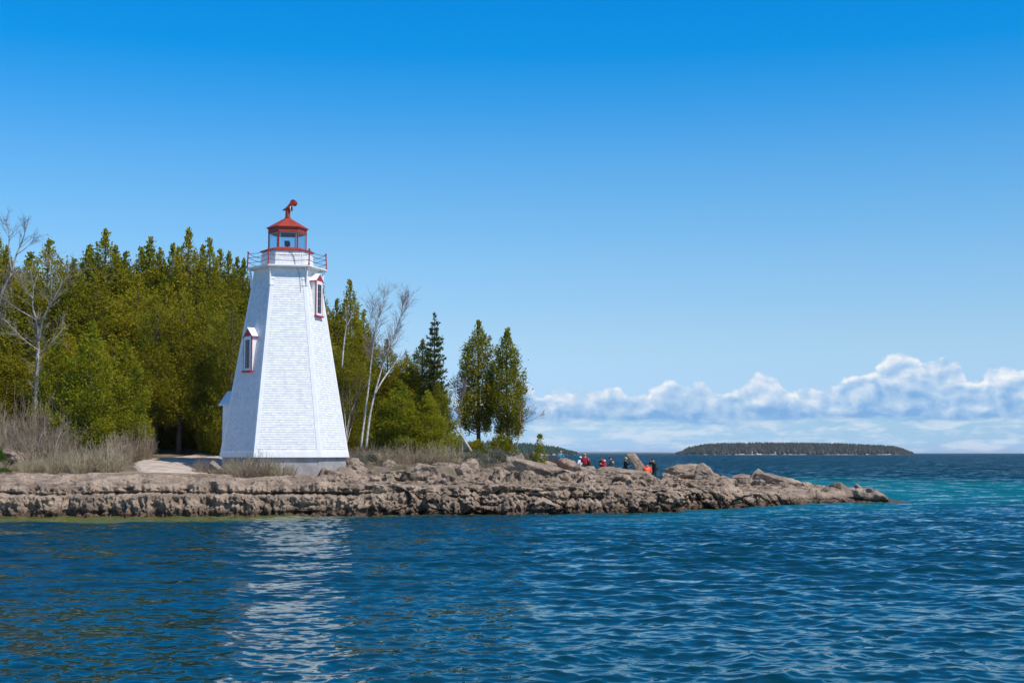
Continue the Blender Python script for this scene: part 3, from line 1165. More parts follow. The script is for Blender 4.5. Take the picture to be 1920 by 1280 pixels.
    # hood: a swept sheet from a low beak on the left up to a rolled drum on the right
    hx = Vector((math.cos(math.radians(-14)), math.sin(math.radians(-14)), 0))
    hy = Vector((-hx.y, hx.x, 0))
    prof = [(-.30, .50), (-.18, .53), (-.05, .60), (.06, .70), (.14, .80), (.20, .90), (.28, .99), (.37, 1.03)]
    rings = []
    for i, (x, z) in enumerate(prof):
        hw = (.03, .13, .17, .18, .17, .16, .15, .14)[i]
        th = .03
        c = hx * x + Vector((0, 0, ZN + z))
        rings.append([c + hy * hw, c - hy * hw, c - hy * hw - Vector((0, 0, th + (.11 if 2 <= i <= 5 else 0))), c + hy * hw - Vector((0, 0, th + (.11 if 2 <= i <= 5 else 0)))])
    mb = MB()
    mb.prism(rings)
    mb.build('hood', M['redroof'], cw)
    mb = MB()
    dc = hx * .33 + Vector((0, 0, ZN + .86))
    mb.tube([dc - hy * .14, dc + hy * .14], .16, 20)
    mb.build('drum', M['redroof'], cw)
    mb = MB()
    ec = Vector((0, 0, ZN + .54))
    mb.tube([ec - hx * .02, ec + hx * .20 + Vector((0, 0, .02))], [.14, .165], 18)
    mb.build('elbow', M['redroof'], cw)
    mb = MB()
    ring = []
    oc = ec + hx * .205 + Vector((0, 0, .02))
    for j in range(20):
        a = 2 * math.pi * j / 20
        ring.append(oc + hy * math.cos(a) * .16 + Vector((0, 0, math.sin(a) * .16)))
    mb.tube(ring + [ring[0]], .018, 6, caps=False)
    mb.build('opening_ring', M['white'], cw)
    # beacon on its stand
    mb = MB()
    f = corner(0)
    mb.tube([Vector((0, 0, ZL0)), Vector((0, 0, ZL0 + .16))], .05, 10)
    mb.box(Vector((0, 0, ZL0 + .17)), .26, .2, .04)
    mb.box(Vector((-.02, 0, ZL0 + .33)), .25, .22, .24)
    mb.tube([Vector((.05, -.1, ZL0 + .27)), Vector((.16, -.12, ZL0 + .27))], .07, 10)
    bc = mb.build('beacon', M['dark'], root)
    mb = MB()
    mb.tube([Vector((.04, -.12, ZL0 + .40)), Vector((.06, -.145, ZL0 + .40))], .04, 10)
    mb.build('lens', M['crimson'], bc)

    # dormer windows on the left and right faces (one more on the hidden rear)
    def dormer(k, pyb, pyt, pyapex):
        nrm = (corner(k) + corner(k + 1)).normalized()
        tang = (corner(k + 1) - corner(k)).normalized()
        zb, zt, za = zat(pyb) - B, zat(pyt) - B, zat(pyapex) - B
        d = rad(zb) * math.cos(math.pi / 6) + .085
        hw = .385
        din = rad(zt) * math.cos(math.pi / 6) - .25

        def P(s, dd, z):
            return tang * s + nrm * dd + Vector((0, 0, z))
        w_root = empty('dormer_window', (0, 0, 0))
        w_root.parent = root
        mb = MB()
        mb.poly([P(-hw, d, zb), P(hw, d, zb), P(hw, d, zt), P(-hw, d, zt), P(-hw, din, zb), P(hw, din, zb), P(hw, din, zt), P(-hw, din, zt)],
                [(4, 0, 3, 7), (1, 5, 6, 2), (0, 4, 5, 1), (0, 1, 2, 3)])
        mb.build('cheek', M['white'], w_root)
        # red corner strips and sill
        mb = MB()
        for s in (-1, 1):
            mb.box(P(s * (hw - .01), d + .004, (zb + zt) / 2), .055, .045, zt - zb, ax=tang, ay=nrm)
        mb.box(P(0, d + .03, zb - .035), 2 * hw + .12, .16, .075, ax=tang, ay=nrm)
        mb.build('red_trim', M['crimson'], w_root)
        # sash
        fw = hw - .05
        mb = MB()
        for s in (-1, 1):
            mb.box(P(s * (fw - .055), d + .012, (zb + zt) / 2 - .02), .11, .05, zt - zb - .06, ax=tang, ay=nrm)
        mb.box(P(0, d + .012, zt - .12), 2 * fw - .22, .05, .17, ax=tang, ay=nrm)
        mb.box(P(0, d + .012, zb + .06), 2 * fw - .22, .05, .13, ax=tang, ay=nrm)
        mb.build('window_frame', M['white'], w_root)
        z_lo, z_hi = zb + .125, zt - .205
        mb = MB()
        for j in range(1, 4):
            mb.box(P(0, d + .012, z_lo + (z_hi - z_lo) * j / 4), 2 * fw - .22, .03, .035, ax=tang, ay=nrm)
        mb.box(P(0, d + .014, (z_lo + z_hi) / 2), .025, .026, z_hi - z_lo, ax=tang, ay=nrm)
        mb.build('glazing_bars', M['sashgrey'], w_root)
        mb = MB()
        mb.box(P(0, d + .004, (z_lo + z_hi) / 2), 2 * fw - .22, .004, z_hi - z_lo, ax=tang, ay=nrm)
        mb.build('pane', M['winglass'], w_root)
        # pediment and roof
        mb = MB()
        mb.prism([[P(-hw - .03, d + .03, zt - .01), P(hw + .03, d + .03, zt - .01), P(0, d + .03, za - .03)],
                  [P(-hw - .03, d - .05, zt - .01), P(hw + .03, d - .05, zt - .01), P(0, d - .05, za - .03)]])
        mb.build('pediment', M['crimson'], w_root)
        mb = MB()
        e = hw + .095
        zs = zt - .06
        for s in (-1, 1):
            for_ = [P(s * e, d + .06, zs), P(0, d + .06, za), P(0, d + .06, za + .05), P(s * e, d + .06, zs + .05)]
            bak = [P(s * e, din - .2, zs), P(0, din - .2, za), P(0, din - .2, za + .05), P(s * e, din - .2, zs + .05)]
            mb.prism([for_, bak])
        mb.build('dormer_roof', M['white'], w_root)
        mb = MB()
        for s in (-1, 1):
            mb = MB()
            mb.box(P(s * (e - .002), (d + din) / 2 - .03, zs + .005), .02, d - din + .2, .05, ax=tang, ay=nrm)
            mb.build('eave_trim', M['crimson'], w_root)
    dormer(-1, 698, 634, 620)
    dormer(1, 594, 529, 517)
    dormer(3, 694, 634, 620)
    # entrance porch at the rear left
    nrm = (corner(-2) + corner(-1)).normalized()
    tang = (corner(-1) - corner(-2)).normalized()

    def P(s, dd, z):
        return tang * s + nrm * dd + Vector((0, 0, z))
    d0, d1 = 1.9, rad(Z0) * math.cos(math.pi / 6) + .42
    zt = zat(757, 76) - B
    za = zt + .62
    mb = MB()
    mb.prism([[P(-.75, d0, Z0 - .3), P(.75, d0, Z0 - .3), P(.75, d0, zt), P(0, d0, za - .05), P(-.75, d0, zt)],
              [P(-.75, d1, Z0 - .3), P(.75, d1, Z0 - .3), P(.75, d1, zt), P(0, d1, za - .05), P(-.75, d1, zt)]])
    porch = mb.build('entrance_porch', M['white'], root)
    mb = MB()
    for s in (-1, 1):
        mb.prism([[P(s * .92, d1 + .16, zt - .12), P(0, d1 + .16, za), P(0, d1 + .16, za + .06), P(s * .92, d1 + .16, zt - .06)],
                  [P(s * .92, d0, zt - .12), P(0, d0, za), P(0, d0, za + .06), P(s * .92, d0, zt - .06)]])
    mb.build('porch_roof', M['white'], porch)
    mb = MB()
    mb.box(P(0, d1 + .02, Z0 + .85), .95, .06, 2.1, ax=tang, ay=nrm)
    mb.build('door', M['crimson'], porch)
    return root


def glass_mat(name, tint, refl=0.12):
    m, t, p, o = new_mat(name)
    t.n.remove(p)
    tr = t.node('ShaderNodeBsdfTransparent')
    tr.inputs[0].default_value = (*tint, 1)
    gl = t.node('ShaderNodeBsdfGlossy')
    gl.inputs['Roughness'].default_value = 0.02
    fr = t.node('ShaderNodeLayerWeight')
    fr.inputs[0].default_value = 0.5
    ms = t.node('ShaderNodeMixShader')
    t.put(ms.inputs[0], t.m('ADD', t.m('MULTIPLY', t.m('POWER', fr.outputs['Facing'], 4.0), .5), .04))
    t.l.new(tr.outputs[0], ms.inputs[1])
    t.l.new(gl.outputs[0], ms.inputs[2])
    t.l.new(ms.outputs[0], o.inputs[0])
    return m


M['glass'] = glass_mat('lantern_glass', (.84, .90, .95))
M['winglass'] = paint('dark_window_glass', (0.012, 0.016, 0.026), 0.06, 0.1, 5)
M['sashgrey'] = paint('sash_bar_grey', (0.16, 0.18, 0.22), 0.5, 0.1, 5)
tower = build_tower()
# ------------------------------------------------------------------ boulders
def rock_mesh(seed, sub=5, planes=15, rough=.13, box=None):
    bm = bmesh.new()
    bmesh.ops.create_icosphere(bm, subdivisions=sub, radius=1.0)
    co = np.array([v.co[:] for v in bm.verts])
    rs = np.random.RandomState(seed)
    n = rs.normal(size=(planes, 3))
    n /= np.linalg.norm(n, axis=1)[:, None]
    d = rs.uniform(.58, 1.0, planes)
    if box:
        n = np.array([b[:3] for b in box], float)
        n /= np.linalg.norm(n, axis=1)[:, None]
        d = np.array([b[3] for b in box])
    dots = co @ n.T
    r = np.where(dots > .05, d / np.maximum(dots, .05), 9.0)
    r = -np.log(np.exp(-22 * np.minimum(r, 3)).sum(1)) / 22
    r = np.clip(r, .3, 1.6)
    p = co * r[:, None]
    q = p + seed * 3.1
    f = fbm(q[:, 0] * 1.6, q[:, 1] * 1.6, q[:, 2] * 1.6, 5, .55)
    w1, w2, wid = worley(q[:, 0] * 3.2 + .5 * f, q[:, 1] * 3.2, q[:, 2] * 3.2 + .4 * f)
    lay = np.exp(-((((p[:, 2] * 2.6 + .5 * f) % 1.0) - .5) / .10) ** 2)
    r2 = 1 + rough * f - .07 * sstep(.35, .1, w1) - .05 * lay * sstep(-.2, .3, pnoise(q[:, 0] * .8, q[:, 1] * .8, q[:, 2] * .8))
    p = p * r2[:, None]
    for v, c in zip(bm.verts, p):
        v.co = c
    me = bpy.data.meshes.new('boulder')
    bm.to_mesh(me)
    bm.free()
    me.polygons.foreach_set('use_smooth', np.ones(len(me.polygons), dtype=bool))
    me.materials.append(M['boulder'])
    return me


ROCKS = [rock_mesh(s) for s in range(2, 9)]
# centre px, centre py, depth, half width px, half height px, depth ratio, roll deg, turn deg, kind, label
BOULDERS = [
    (660, 872, 77, 13, 12, 1.0, 0, 20, 0, 'rounded tan boulder against the right corner of the tower foundation'),
    (650, 893, 72, 16, 8, 1.1, 12, 50, 1, 'low boulder at the foot of the tower foundation, right of its corner'),
    (681, 888, 75, 22, 10, 1.0, 10, 70, 2, 'broad flat boulder just right of the tower foundation'),
    (696, 873, 79, 21, 8, 1.0, 14, 10, 3, 'sloping slab below the grey juniper right of the tower'),
    (728, 884, 76, 19, 11, 1.0, -8, 130, 4, 'blocky boulder left of the small reddish bush'),
    (742, 899, 72, 15, 9, 1.0, 20, 200, 5, 'dark split boulder under the small reddish bush'),
    (803, 889, 73, 31, 15, .8, 10, 160, 6, 'large boulder with a dark shaded left end on the middle ledge'),
    (830, 876, 77, 17, 8, 1.0, 10, 40, 0, 'small boulder behind the large one on the middle ledge'),
    (871, 887, 74, 24, 14, .8, 16, 300, 1, 'tilted boulder with a sharp ridge below the brown twig bush'),
    (848, 879, 78, 12, 8, 1.0, 0, 90, 2, 'little dark boulder wedged left of the tilted ridge boulder'),
    (925, 884, 78, 25, 8, 1.0, 4, 20, 3, 'low boulder below the twin cedars among the bushes'),
    (968, 872, 81, 24, 12, .9, 5, 250, 4, 'pale boulder with an undercut left side beneath the grey shrubs'),
    (1003, 885, 77, 40, 15, .7, 11, 170, 5, 'biggest long slab boulder on the crest of the shelf'),
    (1024, 873, 85, 24, 8, .9, 14, 110, 6, 'sloping boulder under the green sapling'),
    (1052, 892, 79, 30, 12, .9, 14, 20, 0, 'smooth pale boulder right of the biggest slab'),
    (1064, 875, 95, 19, 7, 1.0, 8, 70, 1, 'rugged boulder under the person in blue'),
    (1100, 885, 98, 17, 8, 1.0, 12, 220, 2, 'knobbly boulder in front of the red jacket and white cap'),
    (1128, 890, 98, 21, 7, 1.0, 8, 140, 3, 'wide low boulder in front of the seated dark jacket'),
    (1160, 890, 98, 33, 6, .7, -3, 10, 4, 'long flat topped block in front of the yellow beanie'),
    (1165, 896, 89, 36, 14, .8, 8, 310, 5, 'boulder with dark undercut left end below the leaning slab'),
    (1110, 894, 90, 30, 10, .9, 12, 60, 6, 'ribbed sloping boulder below the group of visitors'),
    (1217, 898, 101, 9, 6, 1.0, 0, 30, 0, 'small round boulder the orange jacket sits on'),
    (1282, 891, 95, 33, 10, .8, -10, 190, 1, 'long slab rising to the right beside the standing photographer'),
    (1323, 894, 90, 25, 14, .8, 22, 20, 2, 'tilted boulder with a black shadow under its left side'),
    (1392, 899, 91, 21, 9, 1.0, 4, 80, 3, 'rounded boulder at the left of the low seaward ridge'),
    (1422, 901, 88, 17, 11, 1.0, 0, 280, 4, 'lumpy boulder in the middle of the low seaward ridge'),
    (1462, 907, 88, 30, 11, .9, 12, 150, 5, 'dark wedge of rock sloping seaward at the end of the ridge'),
    (1510, 921, 88, 30, 7, .9, 6, 40, 6, 'low weathered hump of rock near the water past the ridge'),
    (1633, 932, 82.5, 30, 14, .8, 18, 210, 0, 'outermost pyramid shaped rock at the tip of the point'),
    (1611, 919, 101, 10, 5, 1.0, 8, 100, 1, 'tiny rock awash in turquoise water behind the tip'),
    (30, 862, 76, 34, 12, 1.0, 6, 120, 2, 'grey boulder half hidden in the grass at the left edge'),
    (405, 881, 71.5, 14, 9, 1.0, 0, 60, 4, 'pale boulder among twigs left of the tower foundation'),
]
rsb = random.Random(4)
for i, (px, py, Y, hw, hh, dr, roll, turn, kind, lab) in enumerate(BOULDERS):
    c = at(px, py - 1.5, Y)
    o = link('boulder', ROCKS[kind % len(ROCKS)], None, c)
    k = Y / FPX
    o.scale = (1, 1, 1)
    sx, sz = hw * k * 1.15, hh * k * 1.32
    sy = sx * dr
    # roll first in the picture plane, the mesh itself is turned about its own axis
    R = Matrix.Rotation(math.radians(roll), 4, 'Y')
    S = Matrix.Diagonal((sx, sy, sz, 1))
    T = Matrix.Rotation(math.radians(turn), 4, 'Z')
    o.matrix_world = Matrix.Translation(c) @ R @ S @ T
    tag(o, lab, 'boulder', 'boulders lying on the rocky point')
    # broad boulders reach down into the shelf

# the leaning slab that stands up against the lake
SLAB = [(-1, .1, .05, .42), (1, .1, .12, .40), (0, -1, .1, .36), (0, 1, .1, .4), (.1, 0, 1, 1.0), (.9, -.2, .9, .86), (-.9, .1, .7, .98),
        (0, 0, -1, 1.1), (.9, -.5, -.6, .80), (-.8, -.4, -.9, .86), (-.5, -1, .1, .44), (.6, -1, .3, .44)]
SL = link('leaning_slab', rock_mesh(23, 5, 12, .09, SLAB))
SL.matrix_world = Matrix.Translation(at(1196, 872.5, 102.5)) @ Matrix.Rotation(math.radians(-31), 4, 'Y') @ Matrix.Diagonal((.86, .95, 1.02, 1))
tag(SL, 'tall pale slab of rock tilted on end between yellow beanie and orange jacket', 'rock slab')


# ------------------------------------------------------------------ plants
def strands(paths, radii, sides=3):
    """thin tapered rods: paths (N,K,3), radii (N,K)"""
    paths = np.asarray(paths, float)
    N, K, _ = paths.shape
    d = paths[:, -1] - paths[:, 0]
    d /= np.maximum(np.linalg.norm(d, axis=1), 1e-6)[:, None]
    ref = np.where(np.abs(d[:, 2:3]) < .9, np.array([[0, 0, 1.]]), np.array([[1., 0, 0]]))
    a = np.cross(d, ref)
    a /= np.linalg.norm(a, axis=1)[:, None]
    b = np.cross(d, a)
    V = np.zeros((N, K, sides, 3))
    for s in range(sides):
        t = 2 * math.pi * s / sides
        V[:, :, s] = paths + (a * math.cos(t) + b * math.sin(t))[:, None, :] * radii[:, :, None]
    idx = np.arange(N * K * sides).reshape(N, K, sides)
    F = []
    for s in range(sides):
        s2 = (s + 1) % sides
        F.append(np.stack([idx[:, :-1, s], idx[:, :-1, s2], idx[:, 1:, s2], idx[:, 1:, s]], -1).reshape(-1, 4))
    return V.reshape(-1, 3), np.concatenate(F)


def blades(P, D, L, W, rs, Nn=None):
    """little pointed leaf sprays, one diamond face each"""
    n = len(P)
    D = D / np.maximum(np.linalg.norm(D, axis=1), 1e-6)[:, None]
    r = rs.normal(size=(n, 3))
    S = np.cross(D, r if Nn is None else Nn + .75 * r)
    S /= np.maximum(np.linalg.norm(S, axis=1), 1e-6)[:, None]
    V = np.stack([P, P + D * (.45 * L)[:, None] + S * (.5 * W)[:, None], P + D * L[:, None], P + D * (.45 * L)[:, None] - S * (.5 * W)[:, None]], 1)
    return V.reshape(-1, 3), np.arange(4 * n).reshape(n, 4)


M['cedar'] = leaf_mat('cedar_foliage', (.095, .112, .010), (.285, .268, .015), (.42, .32, .022), .45)
M['cedarbright'] = leaf_mat('young_cedar_foliage', (.10, .135, .010), (.29, .295, .015), (.41, .345, .022), .46)
M['spruce'] = leaf_mat('spruce_foliage', (.05, .065, .015), (.105, .12, .022), (.17, .16, .03), .3)
M['juniper'] = leaf_mat('juniper_foliage', (.10, .105, .072), (.175, .18, .125), (.25, .24, .18), .15)
M['greenleaf'] = leaf_mat('fresh_green_foliage', (.04, .08, .010), (.07, .13, .012), (.11, .17, .02), .3)
M['bark'] = bark_mat('cedar_bark', (.055, .045, .034), (.12, .10, .08))
M['birch'] = bark_mat('birch_bark', (.62, .58, .53), (.34, .30, .27), 5.0, (1, 1, 1.6))
M['greybark'] = bark_mat('pale_grey_bark', (.42, .38, .32), (.20, .17, .14), 5.0)
M['twig'] = bark_mat('dry_twigs', (.33, .25, .165), (.19, .14, .09), 3.0)
M['greytwig'] = bark_mat('grey_twigs', (.37, .29, .20), (.21, .16, .11), 3.0)
M['redtwig'] = bark_mat('reddish_twigs', (.17, .075, .06), (.10, .05, .045), 3.0)
M['birchtwig'] = bark_mat('birch_twigs', (.27, .20, .18), (.17, .12, .11), 3.0)
M['purpletwig'] = bark_mat('purple_twigs', (.20, .15, .15), (.12, .09, .09), 3.0)
M['palewood'] = bark_mat('pale_twigs', (.34, .29, .22), (.18, .15, .11), 3.0)
M['straw'] = bark_mat('dry_straw_twigs', (.43, .355, .22), (.25, .20, .115), 3.0)


def cedar_meshes(seed, H=11.0, R=2.0, clear=0.0, nl=170, dens=90, point=1.35, lean=.0, mat='cedar'):
    rs = np.random.RandomState(seed)
    PP, DD, LL, NN = [], [], [], []
    tubes, trad = [], []
    bend = rs.normal(0, .12, 2)

    def trunk_at(h):
        return np.array([bend[0] * math.sin(h * 3) + lean * h * H, bend[1] * math.sin(h * 2.3), h * H])
    for i in range(nl):
        t = (i + rs.rand()) / nl
        h = clear + (1 - clear) * (1 - (1 - t) ** .8) * .995
        hr = (h - clear) / (1 - clear)
        az = i * 2.39996 + rs.normal(0, .25)
        prof = (1 - hr ** point) ** .85 * (.62 + .38 * min(1, hr / .2)) * min(1, (1 - hr) / .10 * .55 + .45) + .03
        lob = 1 + .55 * float(pnoise(np.array([math.cos(az) * .9 + seed]), np.array([math.sin(az) * .9]), np.array([h * 5.0]))[0])
        r = R * prof * lob * rs.uniform(.72, 1.08)
        out = np.array([math.cos(az), math.sin(az), 0])
        rise = rs.uniform(.25, .75)
        base = trunk_at(max(0.0, h - .02)) - np.array([0, 0, r * rise * .5])
        base[2] = max(base[2], .05)
        n = int(1.4 * dens * (.25 + r / R) * (.55 if hr > .93 else 1.0))
        s = rs.uniform(.18, 1.0, n) ** .5
        side = np.array([-out[1], out[0], 0])
        wob = (rs.normal(0, 1, n) * (.10 + .16 * r * s))
        P = base + out * (r * s)[:, None] + side * wob[:, None]
        P[:, 2] += r * rise * s ** 1.7 + rs.normal(0, .12 + .05 * r, n)
        D = out * .75 + np.array([0, 0, .62]) + side * (wob * .9)[:, None] + rs.normal(0, .50, (n, 3))
        PP.append(P), DD.append(D)
        NN.append(np.tile(out * .8 + np.array([0, 0, .45]), (n, 1)) + side * (wob * 1.2)[:, None])
        LL.append(rs.uniform(.10, .21, n) * (1 - .15 * s))
        q = np.array([base + out * (r * x) + np.array([0, 0, r * rise * x ** 1.7]) for x in (0, .3, .6, .9)])
        tubes.append(q)
        trad.append(np.array([.035, .026, .016, .006]) * (.5 + r / R * .6))
    # pointed leader
    n = 130
    hz = rs.uniform(.93, 1.02, n)
    P = np.array([trunk_at(h) for h in hz]) + rs.normal(0, 1, (n, 3)) * (.05 + 1.1 * (1.02 - hz))[:, None] * np.array([1, 1, .4])
    PP.append(P), DD.append(rs.normal(0, .4, (n, 3)) + np.array([0, 0, .9])), LL.append(rs.uniform(.14, .26, n))
    NN.append(rs.normal(0, 1, (n, 3)))
    Nn = np.concatenate(NN)
    P, D, L = np.concatenate(PP), np.concatenate(DD), np.concatenate(LL)
    P[:, 2] = np.maximum(P[:, 2], .02)
    V, F = blades(P, D, L, L * rs.uniform(.40, .66, len(L)), rs, Nn)
    leaf = mesh_np('crown', V, F, M[mat])
    mb = MB()
    hs = np.linspace(0, .97, 12)
    mb.tube([Vector(trunk_at(h)) for h in hs], [max(.015, .17 * (H / 11) * (1 - h) ** .8 + .012 + .05 * (h == 0)) for h in hs], 8)
    v1, f1 = np.array(mb.v), [f for f in mb.f]
    v2, f2 = strands(tubes, np.array(trad), 4)
    me = bpy.data.meshes.new('trunk')
    me.from_pydata(np.concatenate([v1, v2]).tolist(), [], f1 + (f2 + len(v1)).tolist())
    me.materials.append(M['bark'])
    return leaf, me, H, R


CEDARS = [cedar_meshes(31, point=4.2, dens=125), cedar_meshes(32, R=1.8, point=3.0, dens=125), cedar_meshes(33, R=2.2, point=5.0, dens=125),
          cedar_meshes(34, R=1.7, point=2.6, nl=170, dens=125), cedar_meshes(35, R=2.1, point=4.2, lean=.02, dens=125), cedar_meshes(36, R=1.9, point=3.8, lean=-.015, dens=125)]
YOUNG = [cedar_meshes(41, H=7.5, R=2.0, point=1.8, nl=150, dens=140, mat='cedarbright'), cedar_meshes(42, H=7.5, R=1.9, point=1.6, nl=150, dens=140, mat='cedarbright')]
PAIR = [cedar_meshes(51, H=8.6, R=1.3, clear=.20, point=3.2, nl=140, dens=78), cedar_meshes(52, H=8.3, R=1.3, clear=.19, point=3.0, nl=140, dens=78, lean=.006)]


def place_tree(name, kinds, k, px, top, Y, wpx, label, group, cat='cedar', turn=None, base_px=None, sink=.1):
    leaf, trunk, H, R = kinds[k % len(kinds)]
    g = on_ground(px if base_px is None else base_px, Y)
    t = at(px, top, Y)
    root = empty(name, (t.x if base_px is None else g.x, Y, g.z - sink), (px * 1.7 + k) % 6.28 if turn is None else turn)
    sz = (t.z - g.z + sink) / (H * 1.01)
    sx = wpx * Y / FPX / 2 / (R * .85)
    root.scale = (sx, sx, sz)
    tag(root, label, cat, group)
    link('crown', leaf, root)
    link('trunk', trunk, root)
    return root


GF = 'cedars of the wood left of the tower'
GR = 'cedars of the wood right of the tower'
FILL = 'olive green cedar packed in the dense wood left of the tower'
FILLR = 'olive green cedar packed in the wood between tower and birches'
forest = [
    (98, 457, 89, 150, 2, 'broad olive cedar with a rounded top near the left edge behind bare branches', GF),
    (140, 492, 88, 120, 0, FILL, GF), (198, 437, 91, 132, 0, 'tall pointed cedar peaking left of the middle of the wood', GF),
    (237, 478, 92, 105, 3, 'reddish olive cedar with a blunt top between two taller peaks', GF),
    (285, 452, 93, 118, 1, 'cedar with a narrow peak midway between the two tallest of the wood', GF),
    (326, 463, 92, 88, 3, FILL, GF), (356, 435, 90, 96, 3, 'tallest slim cedar left of the tower with a dark spire', GF),
    (393, 454, 90, 92, 1, 'slim cedar with a feathery top right of the tallest spire', GF),
    (428, 478, 91, 76, 3, 'narrow low peaked cedar between the feathery one and the gallery', GF),
    (460, 492, 92, 84, 5, 'cedar whose top shows just behind the left gallery railing', GF),
    (505, 520, 93, 110, 4, FILL, GF), (545, 560, 93, 110, 0, FILL, GF),
    (20, 470, 90, 110, 5, 'cedar filling the left edge behind the pale bare tree', GF), (-8, 420, 93, 80, 1, 'conifer cut by the left edge of the wood', GF),
    (180, 520, 88, 140, 4, FILL, GF), (255, 520, 89, 130, 2, FILL, GF), (310, 522, 89, 125, 0, FILL, GF),
    (372, 520, 89, 120, 5, FILL, GF), (432, 565, 83.5, 84, 2, FILL, GF), (475, 600, 89, 110, 0, FILL, GF), (60, 535, 88, 120, 0, FILL, GF),
    (215, 630, 84, 120, 5, FILL, GF), (292, 620, 88.5, 110, 4, FILL, GF), (345, 640, 91, 110, 1, FILL, GF),
    (400, 640, 89, 105, 2, FILL, GF), (408, 600, 84.5, 66, 1, FILL, GF), (120, 610, 84, 110, 3, FILL, GF), (30, 640, 86, 110, 2, FILL, GF),
    (165, 468, 92, 130, 5, FILL, GF), (60, 480, 92, 130, 1, FILL, GF), (262, 470, 94, 120, 2, FILL, GF), (308, 474, 93, 120, 5, FILL, GF), (375, 466, 93, 110, 4, FILL, GF),
    (410, 474, 93, 100, 2, FILL, GF), (444, 490, 93, 100, 4, FILL, GF), (480, 512, 93, 100, 5, FILL, GF), (218, 468, 93, 120, 0, FILL, GF), (338, 470, 94, 110, 2, FILL, GF),
    (-60, 470, 90, 130, 0, FILL, GF), (-60, 620, 85, 130, 4, FILL, GF), (-130, 450, 92, 140, 2, FILL, GF), (-190, 520, 88, 140, 0, FILL, GF),
    (606, 540, 88, 74, 1, 'pointed cedar rising just behind the right dormer of the tower', GR),
    (632, 565, 88, 72, 3, FILLR, GR), (656, 530, 88, 78, 3, 'tallest cedar right of the tower with a thin crown', GR),
    (683, 585, 89, 66, 1, FILLR, GR), (612, 620, 86, 90, 0, FILLR, GR), (648, 640, 85, 90, 2, FILLR, GR), (688, 665, 88, 74, 5, FILLR, GR),
    (728, 640, 88, 76, 4, 'cedar showing between the forked birch stems', GR), (764, 668, 88, 80, 0, 'squat cedar right of the leaning birch', GR),
    (796, 640, 87, 78, 5, 'pointed cedar in front of the open spruce', GR), (824, 720, 84, 66, 1, 'low cedar at the right end of the wood', GR),
    (668, 610, 90, 90, 5, FILLR, GR), (708, 690, 90, 90, 2, FILLR, GR), (745, 690, 90, 90, 2, FILLR, GR), (780, 690, 90, 90, 4, FILLR, GR),
    (640, 760, 90, 110, 2, FILLR, GR), (700, 760, 90, 100, 0, FILLR, GR),
]
for i, (px, top, Y, wpx, k, lab, grp) in enumerate(forest):
    place_tree('cedar_tree', CEDARS, k, px, top, Y, wpx, lab, grp)
for (px, top, Y, wpx, k, lab, grp) in [
        (174, 606, 79.5, 122, 0, 'bright yellow green young cedar standing forward of the wood', GF),
        (108, 640, 81, 100, 1, 'bright young cedar beside the pale bare tree trunk', GF),
        (236, 640, 81.5, 104, 1, 'bright young cedar at the left edge of the tower shadow', GF),
        (318, 700, 89.5, 100, 0, 'dark bushy cedar left of the path end in shadow', GF),
        (372, 710, 90, 90, 1, 'dark bushy cedar next to the tower in shadow', GF),
        (750, 715, 82, 100, 0, 'dense yellow green cedar bush right of the birches', GR),
        (802, 735, 82, 84, 1, 'rounded cedar bush at the seaward end of the wood', GR)]:
    place_tree('cedar_tree', YOUNG, k, px, top, Y, wpx, lab, grp)
HIGH = [cedar_meshes(71, R=2.0, clear=.24, point=4.0, nl=120, dens=120), cedar_meshes(72, R=2.0, clear=.20, point=3.6, nl=120, dens=120)]
for (px, top, Y, wpx, k, lab) in [(296, 560, 84.6, 92, 0, 'cedar with a raised crown at the left of the dark hollow behind the path'),
                                  (340, 545, 84.9, 96, 1, 'cedar with a raised crown in the middle over the dark hollow behind the path'),
                                  (384, 560, 85.2, 92, 0, 'cedar with a raised crown at the right of the dark hollow behind the path')]:
    place_tree('cedar_tree', HIGH, k, px, top, Y, wpx, lab, GF)
place_tree('cedar_tree', PAIR, 0, 898, 606, 91, 66, 'left one of two lone slender cedars with a dark trunk', 'two lone cedars on the point')
place_tree('cedar_tree', PAIR, 1, 955, 619, 90, 64, 'right one of two lone slender cedars with a curved trunk', 'two lone cedars on the point')
LOW = [cedar_meshes(62, H=1.8, R=1.0, point=3.5, nl=50, dens=90), cedar_meshes(63, H=1.8, R=1.0, point=3.5, nl=50, dens=90)]
place_tree('cedar_tree', LOW, 1, 897, 826, 88, 28, 'small bushy cedar at the foot of the left lone cedar', 'low cedars on the point')
place_tree('cedar_tree', LOW, 0, 940, 818, 87.5, 38, 'small bushy cedar at the foot of the right lone cedar', 'low cedars on the point')
SAP = [cedar_meshes(61, H=2.4, R=.7, clear=.1, point=2.5, nl=20, dens=42, mat='cedarbright')]
place_tree('sapling', SAP, 0, 1012, 818, 84, 24, 'sparse green sapling on the rocks right of the lone cedars', None, 'sapling', sink=.0)


